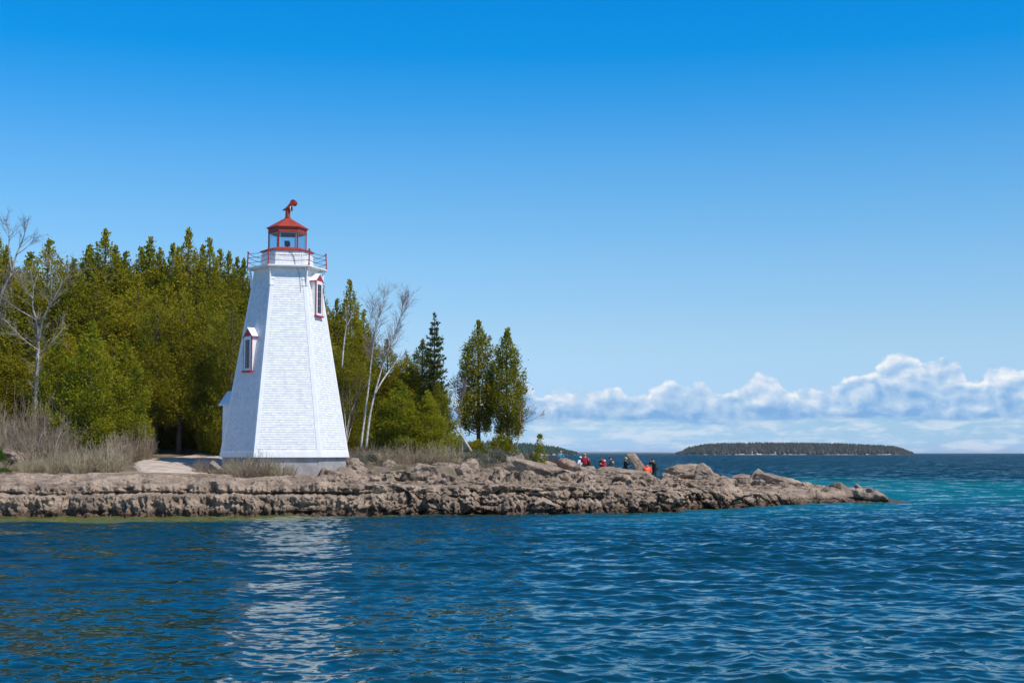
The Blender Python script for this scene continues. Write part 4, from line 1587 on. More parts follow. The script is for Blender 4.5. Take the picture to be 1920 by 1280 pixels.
def spruce_meshes(seed, H=8.0, R=1.25):
    rs = np.random.RandomState(seed)
    PP, DD, LL, tubes, trad = [], [], [], [], []
    h = .22
    while h < .985:
        nb = 6 if h < .85 else 4
        a0 = rs.rand() * 6
        for j in range(nb):
            az = a0 + j * 2 * math.pi / nb + rs.normal(0, .2)
            r = R * ((1 - h) ** .75 + .06) * rs.uniform(.65, 1.1) * (.75 if h < .35 else 1)
            out = np.array([math.cos(az), math.sin(az), 0])
            side = np.array([-out[1], out[0], 0])
            n = int(34 * r / R * 2.2) + 16
            s = rs.uniform(.15, 1, n)
            up = rs.uniform(-.22, .28)
            P = np.array([0, 0, h * H]) + out * (r * s)[:, None]
            P[:, 2] += up * r * s + .18 * r * s ** 2 + rs.normal(0, .06, n)
            P += side * (rs.normal(0, .15, n) * r * (1.1 - s))[:, None]
            PP.append(P)
            DD.append(out * .7 + side * rs.normal(0, .8, n)[:, None] + np.array([0, 0, .25]) + rs.normal(0, .25, (n, 3)))
            LL.append(rs.uniform(.10, .2, n))
            tubes.append(np.array([[0, 0, h * H] + out * (r * x) + np.array([0, 0, up * r * x + .18 * r * x * x]) for x in (0, .33, .66, 1)]))
            trad.append(np.array([.018, .014, .010, .005]))
        h += rs.uniform(.022, .050)
    n = 60
    hz = rs.uniform(.95, 1.01, n)
    PP.append(np.stack([rs.normal(0, .05, n), rs.normal(0, .05, n), hz * H], -1))
    DD.append(rs.normal(0, .5, (n, 3)) + [0, 0, .8])
    LL.append(rs.uniform(.1, .18, n))
    P, D, L = np.concatenate(PP), np.concatenate(DD), np.concatenate(LL)
    V, F = blades(P, D, L, L * .5, rs)
    leaf = mesh_np('crown', V, F, M['spruce'])
    mb = MB()
    mb.tube([(0, 0, 0), (0.02, 0, H * .5), (0, 0, H * .97)], [.12, .07, .015], 8)
    v2, f2 = strands(tubes, np.array(trad), 4)
    me = bpy.data.meshes.new('trunk')
    me.from_pydata(np.concatenate([np.array(mb.v), v2]).tolist(), [], mb.f + (f2 + len(mb.v)).tolist())
    me.materials.append(M['bark'])
    return leaf, me, H, R


place_tree('spruce_tree', [spruce_meshes(3)], 0, 815, 588, 86, 66, 'open layered spruce with a pointed top right of the birches', None, 'spruce')


def bare_tree(seed, H, spread, mat, twigmat=None, lean=(0, 0), r0=.10, levels=5, first=.35, kids=(2, 4), up=.35, thin=.62):
    """leafless tree: trunk and limbs as round rods, finest twigs as thin strands"""
    rs = random.Random(seed)
    trunkP, trunkR, twigP, twigR = [], [], [], []

    def rod(p, d, L, r, lev):
        pts = [p.copy()]
        dd = d.normalized()
        for k in range(3):
            dd = (dd + Vector((rs.gauss(0, .10), rs.gauss(0, .10), rs.gauss(.03 + up * .10, .06)))).normalized()
            pts.append(pts[-1] + dd * (L / 3))
        rad = [r, r * .88, r * .76, r * thin]
        if lev <= (1 if mat == M['birch'] else 2):
            trunkP.append(pts), trunkR.append(rad)
        else:
            twigP.append(pts), twigR.append(rad)
        if lev >= levels:
            return
        n = rs.randint(*kids) + (1 if lev > 1 else 0)
        for k in range(n):
            f = rs.uniform(first if lev == 0 else .25, 1.0) if k else 1.0
            seg = min(int(f * 3), 2)
            q = pts[seg].lerp(pts[seg + 1], f * 3 - seg)
            a = rs.uniform(0, 6.283)
            sp = spread * rs.uniform(.6, 1.25) * (.45 if k == 0 else 1)
            perp = dd.orthogonal().normalized()
            perp = Quaternion(dd, a) @ perp
            nd = (dd * math.cos(sp) + perp * math.sin(sp) + Vector((0, 0, up * .5))).normalized()
            rod(q, nd, L * rs.uniform(.55, .82), max(r * (thin + .06 if k == 0 else .5), .0045), lev + 1)
    rod(Vector((0, 0, 0)), Vector((lean[0], lean[1], 1)), H * .46, r0, 0)
    allp = trunkP + twigP
    zmax = max(p.z for pts in allp for p in pts)
    k = H / zmax

    def arr(ps):
        return np.array([[[q.x * k, q.y * k, q.z * k] for q in p] for p in ps])
    v, f = strands(arr(trunkP), np.array(trunkR), 6)
    tr = mesh_np('trunk', v, f, mat, True)
    v, f = strands(arr(twigP), np.array(twigR), 3)
    tw = mesh_np('twigs', v, f, twigmat or mat)
    return tr, tw, H


def place_bare(name, meshes, px, Y, label, cat, group=None, top=None, turn=0.0, sink=.15, lean=0.0):
    g = on_ground(px, Y, -sink)
    root = empty(name, g, turn)
    if top is not None:
        s = (at(px, top, Y).z - g.z) / meshes[2]
        root.scale = (s, s, s)
    root.rotation_euler = (0, lean, turn)
    tag(root, label, cat, group)
    link('trunk', meshes[0], root)
    link('twigs', meshes[1], root)
    return root


GB = 'bare birches beside the tower'


def twiggy(name, stems, Y, seed, bark, twig, label, cat, group=None, dens=5.0, blen=1.2, spread=.75, up=.5, start=.35, tw=5, tr=.0045):
    """a leafless tree from its main stems, each a list of photo points (px, py) with radii; limbs and twigs grow along them"""
    rs = np.random.RandomState(seed)
    base = at(stems[0][0][0][0], stems[0][0][0][1], Y)
    root = empty(name, base)
    tag(root, label, cat, group)
    mb = MB()
    P, Rd = [], []

    def wig(p, d, L, r, bend):
        pts = [p]
        d = d / np.linalg.norm(d)
        for k in range(3):
            d = d + rs.normal(0, bend, 3) + np.array([0, 0, up * .12])
            d /= np.linalg.norm(d)
            pts.append(pts[-1] + d * L / 3)
        P.append(pts), Rd.append([r, r * .85, r * .65, r * .35])
        return pts, d
    for pts_, r0, r1 in stems:
        off = 0.0
        w3 = []
        for i, (px, py) in enumerate(pts_):
            q = at(px, py, Y + off) - base
            w3.append(np.array(q[:]))
            off += rs.normal(0, .22)
        w3 = np.array(w3)
        # smooth the polyline
        t = np.linspace(0, len(w3) - 1, 5 * (len(w3) - 1) + 1)
        sm_ = np.stack([np.interp(t, np.arange(len(w3)), w3[:, k]) for k in range(3)], -1)
        for _ in range(4):
            sm_[1:-1] = .25 * sm_[:-2] + .5 * sm_[1:-1] + .25 * sm_[2:]
        rad = r0 + (r1 - r0) * np.linspace(0, 1, len(sm_))
        mb.tube([Vector(q) for q in sm_], rad.tolist(), 7)
        L = np.linalg.norm(np.diff(sm_, axis=0), axis=1).sum()
        for b in range(int(L * dens)):
            f = rs.uniform(start, 1.0) ** .8
            k = min(int(f * (len(sm_) - 1)), len(sm_) - 2)
            p = sm_[k] + (sm_[k + 1] - sm_[k]) * rs.rand()
            d = sm_[k + 1] - sm_[k]
            d /= np.linalg.norm(d)
            n = rs.normal(0, 1, 3)
            n -= d * n.dot(d)
            n /= np.linalg.norm(n)
            bl = blen * rs.uniform(.4, 1.1) * (1.15 - .55 * f)
            bp, bd = wig(p, d * math.cos(spread) + n * math.sin(spread) + np.array([0, 0, up * .4]), bl, max(tr * 1.9, min(.018, rad[k] * .4)), .16)
            for c in range(tw):
                g = rs.uniform(.2, 1) * 3
                j = min(int(g), 2)
                q = bp[j] + (bp[j + 1] - bp[j]) * (g - j)
                tp, td = wig(q, bd + rs.normal(0, .45, 3), bl * rs.uniform(.25, .55), tr * 1.1, .18)
                for e in range(2):
                    wig(tp[1 + e], td + rs.normal(0, .5, 3), bl * rs.uniform(.12, .25), tr * .8, .2)
    mb.build('trunk', bark, root, True)
    v, f = strands(np.array(P), np.array(Rd), 3)
    link('twigs', mesh_np('twigs', v, f, twig), root)
    return root


twiggy('bare_tree', [([(64, 838), (67, 760), (70, 690), (73, 630), (68, 598)], .13, .075), ([(72, 640), (80, 598), (93, 575), (108, 546), (124, 520), (146, 500)], .07, .015),
                     ([(93, 575), (97, 535), (93, 505), (96, 478)], .045, .01), ([(68, 598), (60, 575), (63, 540), (57, 505)], .06, .01), ([(68, 600), (52, 590), (30, 578), (8, 560)], .05, .01),
                     ([(70, 655), (48, 640), (22, 612), (0, 590)], .045, .01), ([(74, 665), (92, 648), (108, 628), (122, 612)], .04, .008), ([(62, 560), (46, 540), (34, 512)], .035, .008)],
       80, 5, M['greybark'], M['palewood'], 'pale leafless tree with wide crooked limbs in front of the wood', 'bare tree', None, 7.0, 1.35, .85, .35, .2, 5, .005)
twiggy('bare_tree', [([(-34, 850), (-26, 720), (-14, 610), (2, 550), (22, 512)], .13, .07), ([(22, 512), (30, 478), (44, 448), (50, 420)], .06, .01), ([(22, 512), (16, 470), (18, 436), (10, 415)], .05, .01),
                     ([(30, 478), (48, 466), (66, 448)], .035, .008)],
       81.5, 6, M['greybark'], M['purpletwig'], 'leafless tree leaning in from the left edge with fine upper twigs', 'bare tree', None, 7.0, 1.4, .7, .5, .35, 5, .0045)
twiggy('birch_tree', [([(676, 842), (684, 780), (692, 720), (697, 665), (706, 610), (722, 552)], .068, .012), ([(699, 655), (694, 610), (700, 570)], .03, .008)],
       80, 12, M['birch'], M['birchtwig'], 'upright white birch with a hazy twig crown beside the cedar tops', 'birch', GB, 10.0, 1.45, .62, .45, .45, 5, .0038)
twiggy('birch_tree', [([(686, 842), (693, 780), (703, 735), (716, 690), (730, 648), (750, 600), (768, 556)], .068, .012), ([(737, 636), (752, 590), (757, 562)], .03, .008)],
       79.6, 15, M['birch'], M['birchtwig'], 'white birch leaning right with a fan of fine twigs', 'birch', GB, 10.0, 1.45, .62, .45, .45, 5, .0038)
twiggy('birch_tree', [([(702, 740), (716, 715), (728, 697), (744, 675), (760, 664)], .05, .014)],
       79.2, 18, M['birch'], M['birchtwig'], 'thin white birch limb bending low to the right over the cedar bush', 'birch', GB, 6.0, .7, .6, .5, .5, 4)
twiggy('birch_tree', [([(641, 690), (645, 640), (650, 610), (648, 575)], .05, .014), ([(650, 612), (660, 590), (664, 572)], .03, .01)],
       83.5, 19, M['birch'], M['birchtwig'], 'forked white birch high among the cedars right of the tower', 'birch', GB, 4.0, .6, .6, .5, .5, 3)
b6 = bare_tree(21, 6, .28, M['birch'], M['birchtwig'], (.04, 0), .045, 4, .6, (2, 2), .4)
place_bare('birch_tree', b6, 647, 80.5, 'slim white birch stem close to the right edge of the tower', 'birch', GB, 690, 0)
place_bare('birch_tree', b6, 655, 80, 'second slim birch stem leaning right near the tower edge', 'birch', GB, 715, 1.5, lean=.05)
twiggy('bare_tree', [([(968, 842), (974, 812), (984, 790), (1002, 768)], .04, .012), ([(978, 800), (974, 775), (984, 752)], .025, .008), ([(986, 792), (1004, 784), (1020, 776)], .02, .007)],
       86, 25, M['greytwig'], M['purpletwig'], 'small purplish leafless tree right of the lone cedars', 'bare tree', None, 7.0, .75, .6, .4, .3, 4)
b8 = bare_tree(28, 5, .5, M['greytwig'], M['purpletwig'], (-.1, 0), .04, 5, .3, (2, 3), .3)
place_bare('bare_tree', b8, 868, 87, 'thin grey leafless tree left of the lone cedars', 'bare tree', None, 690, 0)
place_bare('bare_tree', b8, 842, 84, 'grey leafless sapling in front of the low cedar at the end of the wood', 'bare tree', None, 760, 2.0)
place_bare('birch_tree', b6, 70, 76.5, 'short white stem standing in twigs at far left', 'birch', 'thin pale stems left of the path', 770, 0)
place_bare('birch_tree', b6, 102, 75.5, 'slanting tan stem in twigs left of the path', 'birch', 'thin pale stems left of the path', 775, .8, lean=.12)
place_bare('birch_tree', b6, 172, 82.5, 'thin white stem in front of the bright young cedar', 'birch', 'thin pale stems left of the path', 660, 2.1)
# dead leaning pole right of the wood
mb = MB()
mb.tube([at(884, 846, 84), at(866, 818, 84.3), at(846, 793, 84.6), at(838, 768, 84.8)], [.075, .065, .05, .025], 8)
o = mb.build('fallen_trunk', M['birch'], None, True)
tag(o, 'dead white trunk leaning left of the lone cedars', 'dead tree')


def shrub_meshes(seed, h=1.1, r=1.0, n=240, mat='twig', splay=.7, rad=.010):
    rs = np.random.RandomState(seed)
    P, Rr = [], []
    for i in range(n):
        a, q = rs.rand() * 6.283, math.sqrt(rs.rand())
        b = np.array([math.cos(a) * q * r * .75, math.sin(a) * q * r * .75, -.05])
        out = np.array([math.cos(a), math.sin(a), 0]) * splay * (q + .25) + rs.normal(0, .22, 3)
        hh = h * rs.uniform(.45, 1.08) * (1 - .35 * q)
        d = np.array([out[0], out[1], 1.0])
        pts = [b]
        for k in range(3):
            d = d + rs.normal(0, .16, 3)
            pts.append(pts[-1] + d / np.linalg.norm(d) * hh / 3)
        P.append(pts)
        rr = rad * rs.uniform(.6, 1.3)
        Rr.append([rr, rr * .8, rr * .6, rr * .3])
        for k in range(4):
            f = rs.uniform(.25, .95) * 3
            s = min(int(f), 2)
            q0 = pts[s] + (pts[s + 1] - pts[s]) * (f - s)
            dd = d / np.linalg.norm(d) + rs.normal(0, .55, 3)
            dd /= np.linalg.norm(dd)
            L = hh * rs.uniform(.15, .38)
            t1 = q0 + dd * L * .33
            t2 = t1 + (dd + rs.normal(0, .2, 3)) * L * .33
            t3 = t2 + (dd + rs.normal(0, .25, 3) + [0, 0, .2]) * L * .33
            P.append([q0, t1, t2, t3])
            Rr.append([rr * .55, rr * .5, rr * .4, rr * .25])
    v, f = strands(np.array(P), np.array(Rr), 3)
    return mesh_np('twigs', v, f, M[mat]), h, r


SH = {'twig': [shrub_meshes(1), shrub_meshes(2)], 'grey': [shrub_meshes(3, mat='greytwig'), shrub_meshes(4, mat='greytwig', splay=.5)],
      'straw': [shrub_meshes(5, mat='straw', n=280), shrub_meshes(6, mat='straw', n=280, splay=.9)], 'red': [shrub_meshes(7, mat='redtwig')],
      'thicket': [shrub_meshes(8, h=3.2, r=1.3, n=200, mat='greytwig', splay=.25, rad=.016), shrub_meshes(9, h=3.0, r=1.2, n=200, mat='twig', splay=.3, rad=.015)]}


def place_shrub(kind, k, px, py_base, Y, wpx, top, label, group='bare shrubs on the shore'):
    me, h, r = SH[kind][k % len(SH[kind])]
    g = on_ground(px, Y)
    o = link('bare_shrub', me, None, (g.x, Y, g.z - .03))
    s = wpx * Y / FPX / 2 / (r * 1.05)
    hz = max(.25, at(px, top, Y).z - g.z) / h
    o.scale = (s, s, hz)
    o.rotation_euler = (0, 0, px * 1.3 + k)
    tag(o, label, 'shrub', group)


for row in [
        ('thicket', 0, 20, 0, 80, 84, 735, 'tall tangle of grey stems at the far left below the leaning tree'),
        ('thicket', 1, 72, 0, 79, 80, 715, 'tall brown thicket of upright stems around the pale bare tree'),
        ('thicket', 0, 118, 0, 78, 64, 765, 'thicket of thin stems left of the bright young cedar'),
        ('grey', 0, 40, 0, 76.5, 90, 775, 'wide grey bush in front of the tall left thicket'),
        ('twig', 0, 90, 0, 75.5, 90, 790, 'brown bush between the thin pale stems at left'),
        ('twig', 1, 262, 0, 79, 60, 785, 'arching brown bush at the left side of the path head'),
        ('grey', 1, 222, 0, 77, 70, 795, 'grey arching bush under the bright young cedar'),
        ('straw', 0, 65, 0, 71.5, 60, 842, 'straw coloured tuft of twigs on the shelf at far left'),
        ('straw', 1, 112, 0, 71.5, 66, 832, 'straw coloured bush left of centre on the left shelf'),
        ('straw', 0, 160, 0, 71.5, 72, 826, 'large straw coloured bush in the middle of the left shelf'),
        ('straw', 1, 206, 0, 71.8, 72, 820, 'tall straw coloured bush just left of the gravel path'),
        ('straw', 0, 140, 0, 73.5, 70, 822, 'straw coloured bush behind the others on the left shelf'),
        ('grey', 0, 190, 0, 74, 80, 812, 'grey green bush behind the tall straw bush by the path'),
        ('straw', 1, 20, 0, 72.5, 70, 852, 'flat dry tuft near the grey boulder at the left edge'),
        ('twig', 0, 386, 0, 73.0, 52, 848, 'brown bush between the path and the tower foundation'),
        ('straw', 0, 412, 0, 71.2, 34, 868, 'small dry tuft by the pale boulder left of the tower'),
        ('straw', 1, 452, 0, 70.8, 62, 838, 'straw bush before the shaded left corner of the foundation'),
        ('twig', 1, 490, 0, 70.3, 70, 834, 'thick brown bush before the front corner of the foundation'),
        ('straw', 0, 530, 0, 70.2, 62, 850, 'dry bush before the right half of the foundation front'),
        ('twig', 0, 465, 0, 69.6, 60, 856, 'low brown bush at the shelf edge before the tower'),
        ('red', 0, 752, 0, 72.5, 30, 878, 'small reddish bush on the ledge right of the tower'),
        ('straw', 1, 738, 0, 78.8, 66, 822, 'straw coloured bush below the birch trunks'),
        ('twig', 0, 782, 0, 78.2, 92, 816, 'wide brown bush in front of the dense cedar bush'),
        ('straw', 0, 828, 0, 78.6, 80, 814, 'straw coloured bush at the end of the wood by the dead trunk'),
        ('grey', 1, 672, 0, 79, 44, 826, 'grey bush between the tower and the birch trunks'),
        ('grey', 0, 706, 0, 81, 50, 818, 'grey bush right behind the birch trunk bases'),
        ('twig', 0, 905, 0, 77.0, 66, 850, 'brown twig bush below the twin cedars above the ledge'),
        ('twig', 1, 872, 0, 81, 44, 838, 'brown bush right of the foot of the dead trunk'),
        ('straw', 0, 985, 0, 84.5, 46, 842, 'dry tuft right of the lone cedars'),
        ('red', 0, 1032, 0, 86.5, 44, 838, 'reddish bush around the foot of the green sapling'),
        ('red', 0, 1048, 0, 92, 40, 848, 'reddish bush in front of the person in blue'),
        ('grey', 1, 1062, 0, 100, 34, 853, 'faint grey bush between the blue jacket and the white cap')]:
    place_shrub(*row)


def mound_meshes(seed, mat, n=2600, r=1.0, h=.6, L=(.06, .13)):
    rs = np.random.RandomState(seed)
    a, q = rs.rand(n) * 6.283, np.sqrt(rs.rand(n))
    lob = 1 + .5 * pnoise(np.cos(a) * q * 2.2 + seed, np.sin(a) * q * 2.2, np.zeros(n))
    z = h * np.sqrt(np.maximum(0, 1 - q ** 2)) * lob * rs.uniform(.55, 1.05, n)
    P = np.stack([np.cos(a) * q * r, np.sin(a) * q * r, z], -1)
    D = np.stack([np.cos(a) * q, np.sin(a) * q, .7 + 0 * q], -1) + rs.normal(0, .5, (n, 3))
    L_ = rs.uniform(*L, n)
    V, F = blades(P, D, L_, L_ * .45, rs)
    return mesh_np('foliage', V, F, M[mat]), h, r


JU = [mound_meshes(1, 'juniper'), mound_meshes(2, 'juniper')]
GG = [mound_meshes(4, 'greenleaf')]


def place_mound(name, ms, k, px, Y, wpx, top, label, cat, group):
    me, h, r = ms[k % len(ms)]
    g = on_ground(px, Y)
    o = link(name, me, None, (g.x, Y, g.z - .05))
    o.scale = (wpx * Y / FPX / 2 / r, wpx * Y / FPX / 2 / r, max(.2, at(px, top, Y).z - g.z) / h)
    o.rotation_euler = (0, 0, px)
    tag(o, label, cat, group)


GJ = 'grey junipers on the rocks'
for row in [(672, 78, 40, 852, 'grey juniper low beside the right corner of the tower'), (700, 79, 56, 850, 'grey juniper below the birch trunks'),
            (732, 79.5, 40, 846, 'grey juniper left of the wide brown bush'), (846, 79, 40, 856, 'blue grey juniper above the tilted ridge boulder'),
            (892, 81.5, 60, 846, 'wide grey juniper below the left lone cedar'), (930, 82.5, 50, 841, 'grey juniper below the right lone cedar'),
            (968, 83.5, 54, 846, 'pale juniper above the undercut boulder'), (996, 84.5, 40, 850, 'pale rounded juniper left of the sapling'),
            (912, 79, 50, 858, 'low juniper in front of the brown twig bush'), (868, 80, 36, 852, 'small juniper next to the blue grey one')]:
    px, Y, wpx, top, lab = row
    place_mound('juniper_shrub', JU, px, px, Y, wpx, top, lab, 'juniper', GJ)
place_mound('leafy_shrub', GG, 0, 4, 75.0, 22, 842, 'bright green sprig at the left edge of the frame', 'shrub', None)
place_mound('leafy_shrub', GG, 0, 415, 86, 26, 838, 'bright green bush at the path end beside the tower', 'shrub', None)
place_mound('leafy_shrub', GG, 0, 10, 71.6, 30, 877, 'low green clump of grass at the left edge', 'grass', None)
# ------------------------------------------------------------------ people
def cloth(name, col, rough=.8):
    return paint(name, col, rough, .18, 6.0, .3, 30)


PM = {'skin': paint('skin', (.50, .30, .22), .55, .08, 9), 'hair': paint('dark_hair', (.018, .013, .011), .6, .2, 20),
      'black': cloth('black_cloth', (.016, .017, .020)), 'charcoal': cloth('charcoal_cloth', (.034, .036, .042)), 'navy': cloth('dark_trousers', (.014, .018, .028)),
      'red': cloth('red_coat_cloth', (.62, .010, .022)), 'crim': cloth('crimson_jacket_cloth', (.36, .012, .030)), 'maroon': cloth('maroon_cloth', (.10, .012, .035)),
      'orange': cloth('orange_jacket_cloth', (.95, .085, .012)), 'hatorange': cloth('orange_wool', (.90, .20, .03)), 'yellow': cloth('yellow_wool', (.85, .50, .03)),
      'white': cloth('white_cloth', (.75, .75, .78)), 'cyan': cloth('blue_jacket_cloth', (.010, .22, .36)), 'tan': cloth('tan_trousers', (.42, .27, .18)),
      'pink': cloth('pale_pink_hood', (.70, .52, .58)), 'phone': paint('phone_black', (.01, .01, .012), .3, .1, 9)}


def skinned(name, nodes, edges, mat, parent, root_i=0, levels=2):
    """grow one continuous surface round a skeleton of joints"""
    bm = bmesh.new()
    lay = bm.verts.layers.skin.verify()
    vs = []
    for i, (p, r) in enumerate(nodes):
        v = bm.verts.new(p)
        rr = r if hasattr(r, '__len__') else (r, r)
        v[lay].radius = rr
        v[lay].use_root = (i == root_i)
        vs.append(v)
    for a, b in edges:
        bm.edges.new((vs[a], vs[b]))
    me = bpy.data.meshes.new('tmp')
    bm.to_mesh(me)
    bm.free()
    o = bpy.data.objects.new('tmp', me)
    COL.objects.link(o)
    s = o.modifiers.new('skin', 'SKIN')
    s.use_smooth_shade = True
    ss = o.modifiers.new('sub', 'SUBSURF')
    ss.levels = ss.render_levels = levels
    dg = bpy.context.evaluated_depsgraph_get()
    m2 = bpy.data.meshes.new_from_object(o.evaluated_get(dg))
    bpy.data.objects.remove(o)
    m2.name = name
    m2.materials.clear()
    m2.materials.append(mat)
    m2.polygons.foreach_set('use_smooth', np.ones(len(m2.polygons), dtype=bool))
    return link(name, m2, parent)


def ellip(name, c, r, mat, parent, cut=None, rot=None):
    bm = bmesh.new()
    bmesh.ops.create_uvsphere(bm, u_segments=20, v_segments=14, radius=1)
    for v in bm.verts:
        p = Vector((v.co.x * r[0], v.co.y * r[1], v.co.z * r[2]))
        if cut is not None and p.z < cut:
            p.z = cut + (p.z - cut) * .12
        if rot is not None:
            p = rot @ p
        v.co = p + Vector(c)
    me = bpy.data.meshes.new(name)
    bm.to_mesh(me)
    bm.free()
    me.materials.append(mat)
    me.polygons.foreach_set('use_smooth', np.ones(len(me.polygons), dtype=bool))
    return link(name, me, parent)


def person(label, pos, face, jacket, trousers, hat=None, hair='short', lean=0.0, nod=0.0, armsL=None, armsR=None, legs=None,
           hood=None, scale=1.0, long_coat=0.0, item=None, width=1.0):
    """face: direction looked at, radians, 0 = towards the viewer. Local frame: forward -Y, left hand +X"""
    root = empty('person', pos, face)
    root.scale = (scale,) * 3
    tag(root, label, 'person', 'visitors on the rocky point')
    pel = Vector((0, 0, .95))
    if legs:
        pel = Vector(legs['pelvis'])
    Rl = Matrix.Rotation(lean, 3, 'X')               # positive leans forward

    def U(x, y, z):                                  # point of the upper body, before bending
        return pel + Rl @ Vector((x, y, z - .95))
    chest, neck = U(0, .0, 1.36), U(0, -.005, 1.50)
    Rh = Rl @ Matrix.Rotation(nod, 3, 'X')

    def Hd(x, y, z):
        return neck + Rh @ Vector((x, y, z - 1.50))
    N, E = [], []

    def add(p, r, par=None):
        N.append((tuple(p), r))
        if par is not None:
            E.append((par, len(N) - 1))
        return len(N) - 1
    ip = add(pel, (.155 * width, .11))
    isp = add(U(0, 0, 1.14), (.14 * width, .10), ip)
    ich = add(chest, (.165 * width, .115), isp)
    ine = add(neck, .055, ich)
    ih0 = add(Hd(0, -.015, 1.58), (.068, .078), ine)
    ih1 = add(Hd(0, -.01, 1.66), (.076, .094), ih0)
    ih2 = add(Hd(0, .0, 1.725), (.062, .078), ih1)
    add(Hd(0, -.115, 1.605), (.012, .014), ih0)      # nose
    for s in (-1, 1):
        add(Hd(s * .083, .005, 1.61), (.010, .022), ih0)   # ears
    jk_n, jk_e = [], []
    hands = {}
    arm_pts = {}
    for s, arm in ((1, armsL), (-1, armsR)):
        sh = U(s * .185 * width, 0, 1.42)
        el = U(s * (arm[0][0]), arm[0][1], arm[0][2]) if arm else U(s * .245 * width, .03, 1.14)
        wr = U(s * (arm[1][0]), arm[1][1], arm[1][2]) if arm else U(s * .25 * width, -.06, .90)
        a = add(sh, .062, ich)
        b = add(el, .043, a)
        c = add(wr, .030, b)
        d = (wr - el).normalized()
        side = d.cross(Vector((0, -1, .3))).normalized()
        palm = add(wr + d * .075, (.040, .018), c)
        for k, (off, ln, cur) in enumerate(((-.026, .062, .25), (-.009, .072, .32), (.009, .068, .38), (.025, .052, .45))):
            q = wr + d * .10 + side * off
            bend = (d + Vector((0, -.5, 0)) * cur).normalized()
            k1 = add(q, .009, palm)
            k2 = add(q + bend * ln * .55, .008, k1)
            add(q + bend * ln * .55 + (bend + Vector((0, -.5, -.1)) * cur).normalized() * ln * .45, .007, k2)
        t1 = add(wr + d * .045 + side * .036, .010, palm)
        add(wr + d * .085 + side * .058, .008, t1)
        hands[s] = wr + d * .10
        arm_pts[s] = (sh, el, wr)
    leg_pts = {}
    for s in (1, -1):
        hip = pel + Vector((s * .095, 0, -.04))
        if legs:
            kn, an = Vector(legs[s][0]), Vector(legs[s][1])
        else:
            kn, an = Vector((s * .105, -.02, .50)), Vector((s * .11, .01, .085))
        a = add(hip, .085, ip)
        b = add(kn, .055, a)
        c = add(an, .040, b)
        toe = an + Vector((s * .02, -.15, -.045))
        add(toe, (.042, .03), c)
        leg_pts[s] = (hip, kn, an, toe)
    body = skinned('body', N, E, PM['skin'], root, 0, 1)
    # jacket: torso and sleeves
    n, e = [], []

    def jadd(p, r, par=None):
        n.append((tuple(p), r))
        if par is not None:
            e.append((par, len(n) - 1))
        return len(n) - 1
    hem = jadd(pel + Vector((0, 0, -.02 - long_coat)), (.185 * width, .145))
    j0 = jadd(U(0, 0, 1.08), (.175 * width, .14), hem)
    j1 = jadd(U(0, 0, 1.34), (.195 * width, .145), j0)
    j2 = jadd(U(0, 0, 1.475), (.085, .08), j1)
    for s in (1, -1):
        sh, el, wr = arm_pts[s]
        a = jadd(sh, .083, j1)
        b = jadd(el, .064, a)
        jadd(wr, .05, b)
    skinned('jacket', n, e, PM[jacket], root, 0, 2)
    # trousers
    n, e = [], []
    t0 = jadd(pel + Vector((0, 0, .0)), (.165 * width, .125))
    for s in (1, -1):
        hip, kn, an, toe = leg_pts[s]
        a = jadd(hip, .10, t0)
        b = jadd(kn, .075, a)
        jadd(an + Vector((0, 0, .01)), .062, b)
    skinned('trousers', n, e, PM[trousers], root, 0, 2)
    for s in (1, -1):
        hip, kn, an, toe = leg_pts[s]
        mb = MB()
        mb.tube([an + Vector((0, .05, -.02)), an + Vector((0, -.02, -.035)), toe, toe + Vector((0, -.05, -.005))], [.05, .062, .055, .03], 10)
        mb.build('shoe', PM['black'], root, True)
    hc = Hd(0, .008, 1.645)
    if hair == 'short':
        ellip('hair', hc + Rh @ Vector((0, .014, .015)), (.089, .105, .108), PM['hair'], root, cut=-.01, rot=Rh)
    elif hair == 'long':
        ellip('hair', hc + Rh @ Vector((0, .022, -.03)), (.096, .10, .15), PM['hair'], root, rot=Rh)
    if hat:
        hx = ellip('hat', hc + Rh @ Vector((0, .006, .035)), (.100, .114, .10), PM[hat], root, cut=-.015, rot=Rh)
        if hat == 'white':
            ellip('brim', hc + Rh @ Vector((0, -.11, .03)), (.07, .08, .012), PM['white'], hx, rot=Rh)
    if hood:
        ellip('hood', U(0, .075, 1.50), (.125, .085, .085), PM[hood], root)
    if item:
        m_ = MB()
        p = hands[1].lerp(hands[-1], .5) if item == 'both' else hands[1 if item == 'left' else -1]
        m_.box(p + Vector((0, -.02, .04)), .075, .012, .15)
        m_.build('phone', PM['phone'], root)
    return root


def feet(px, py_feet, Y):
    return at(px, py_feet, Y)


HOLD = (((.24, -.06, 1.16), (.09, -.26, 1.28)), ((.24, -.06, 1.16), (.09, -.26, 1.28)))
UPHOLD = (((.27, -.20, 1.36), (.08, -.26, 1.58)), ((.27, -.20, 1.36), (.08, -.26, 1.58)))


def stand(label, px, pyhead, Y, face, *a, h=1.74, **kw):
    """stand so that the top of the head comes at pyhead"""
    top = at(px, pyhead, Y)
    sc = kw.pop('scale', 1.0)
    return person(label, (top.x, Y, top.z - h * sc), face, *a, scale=sc, **kw)


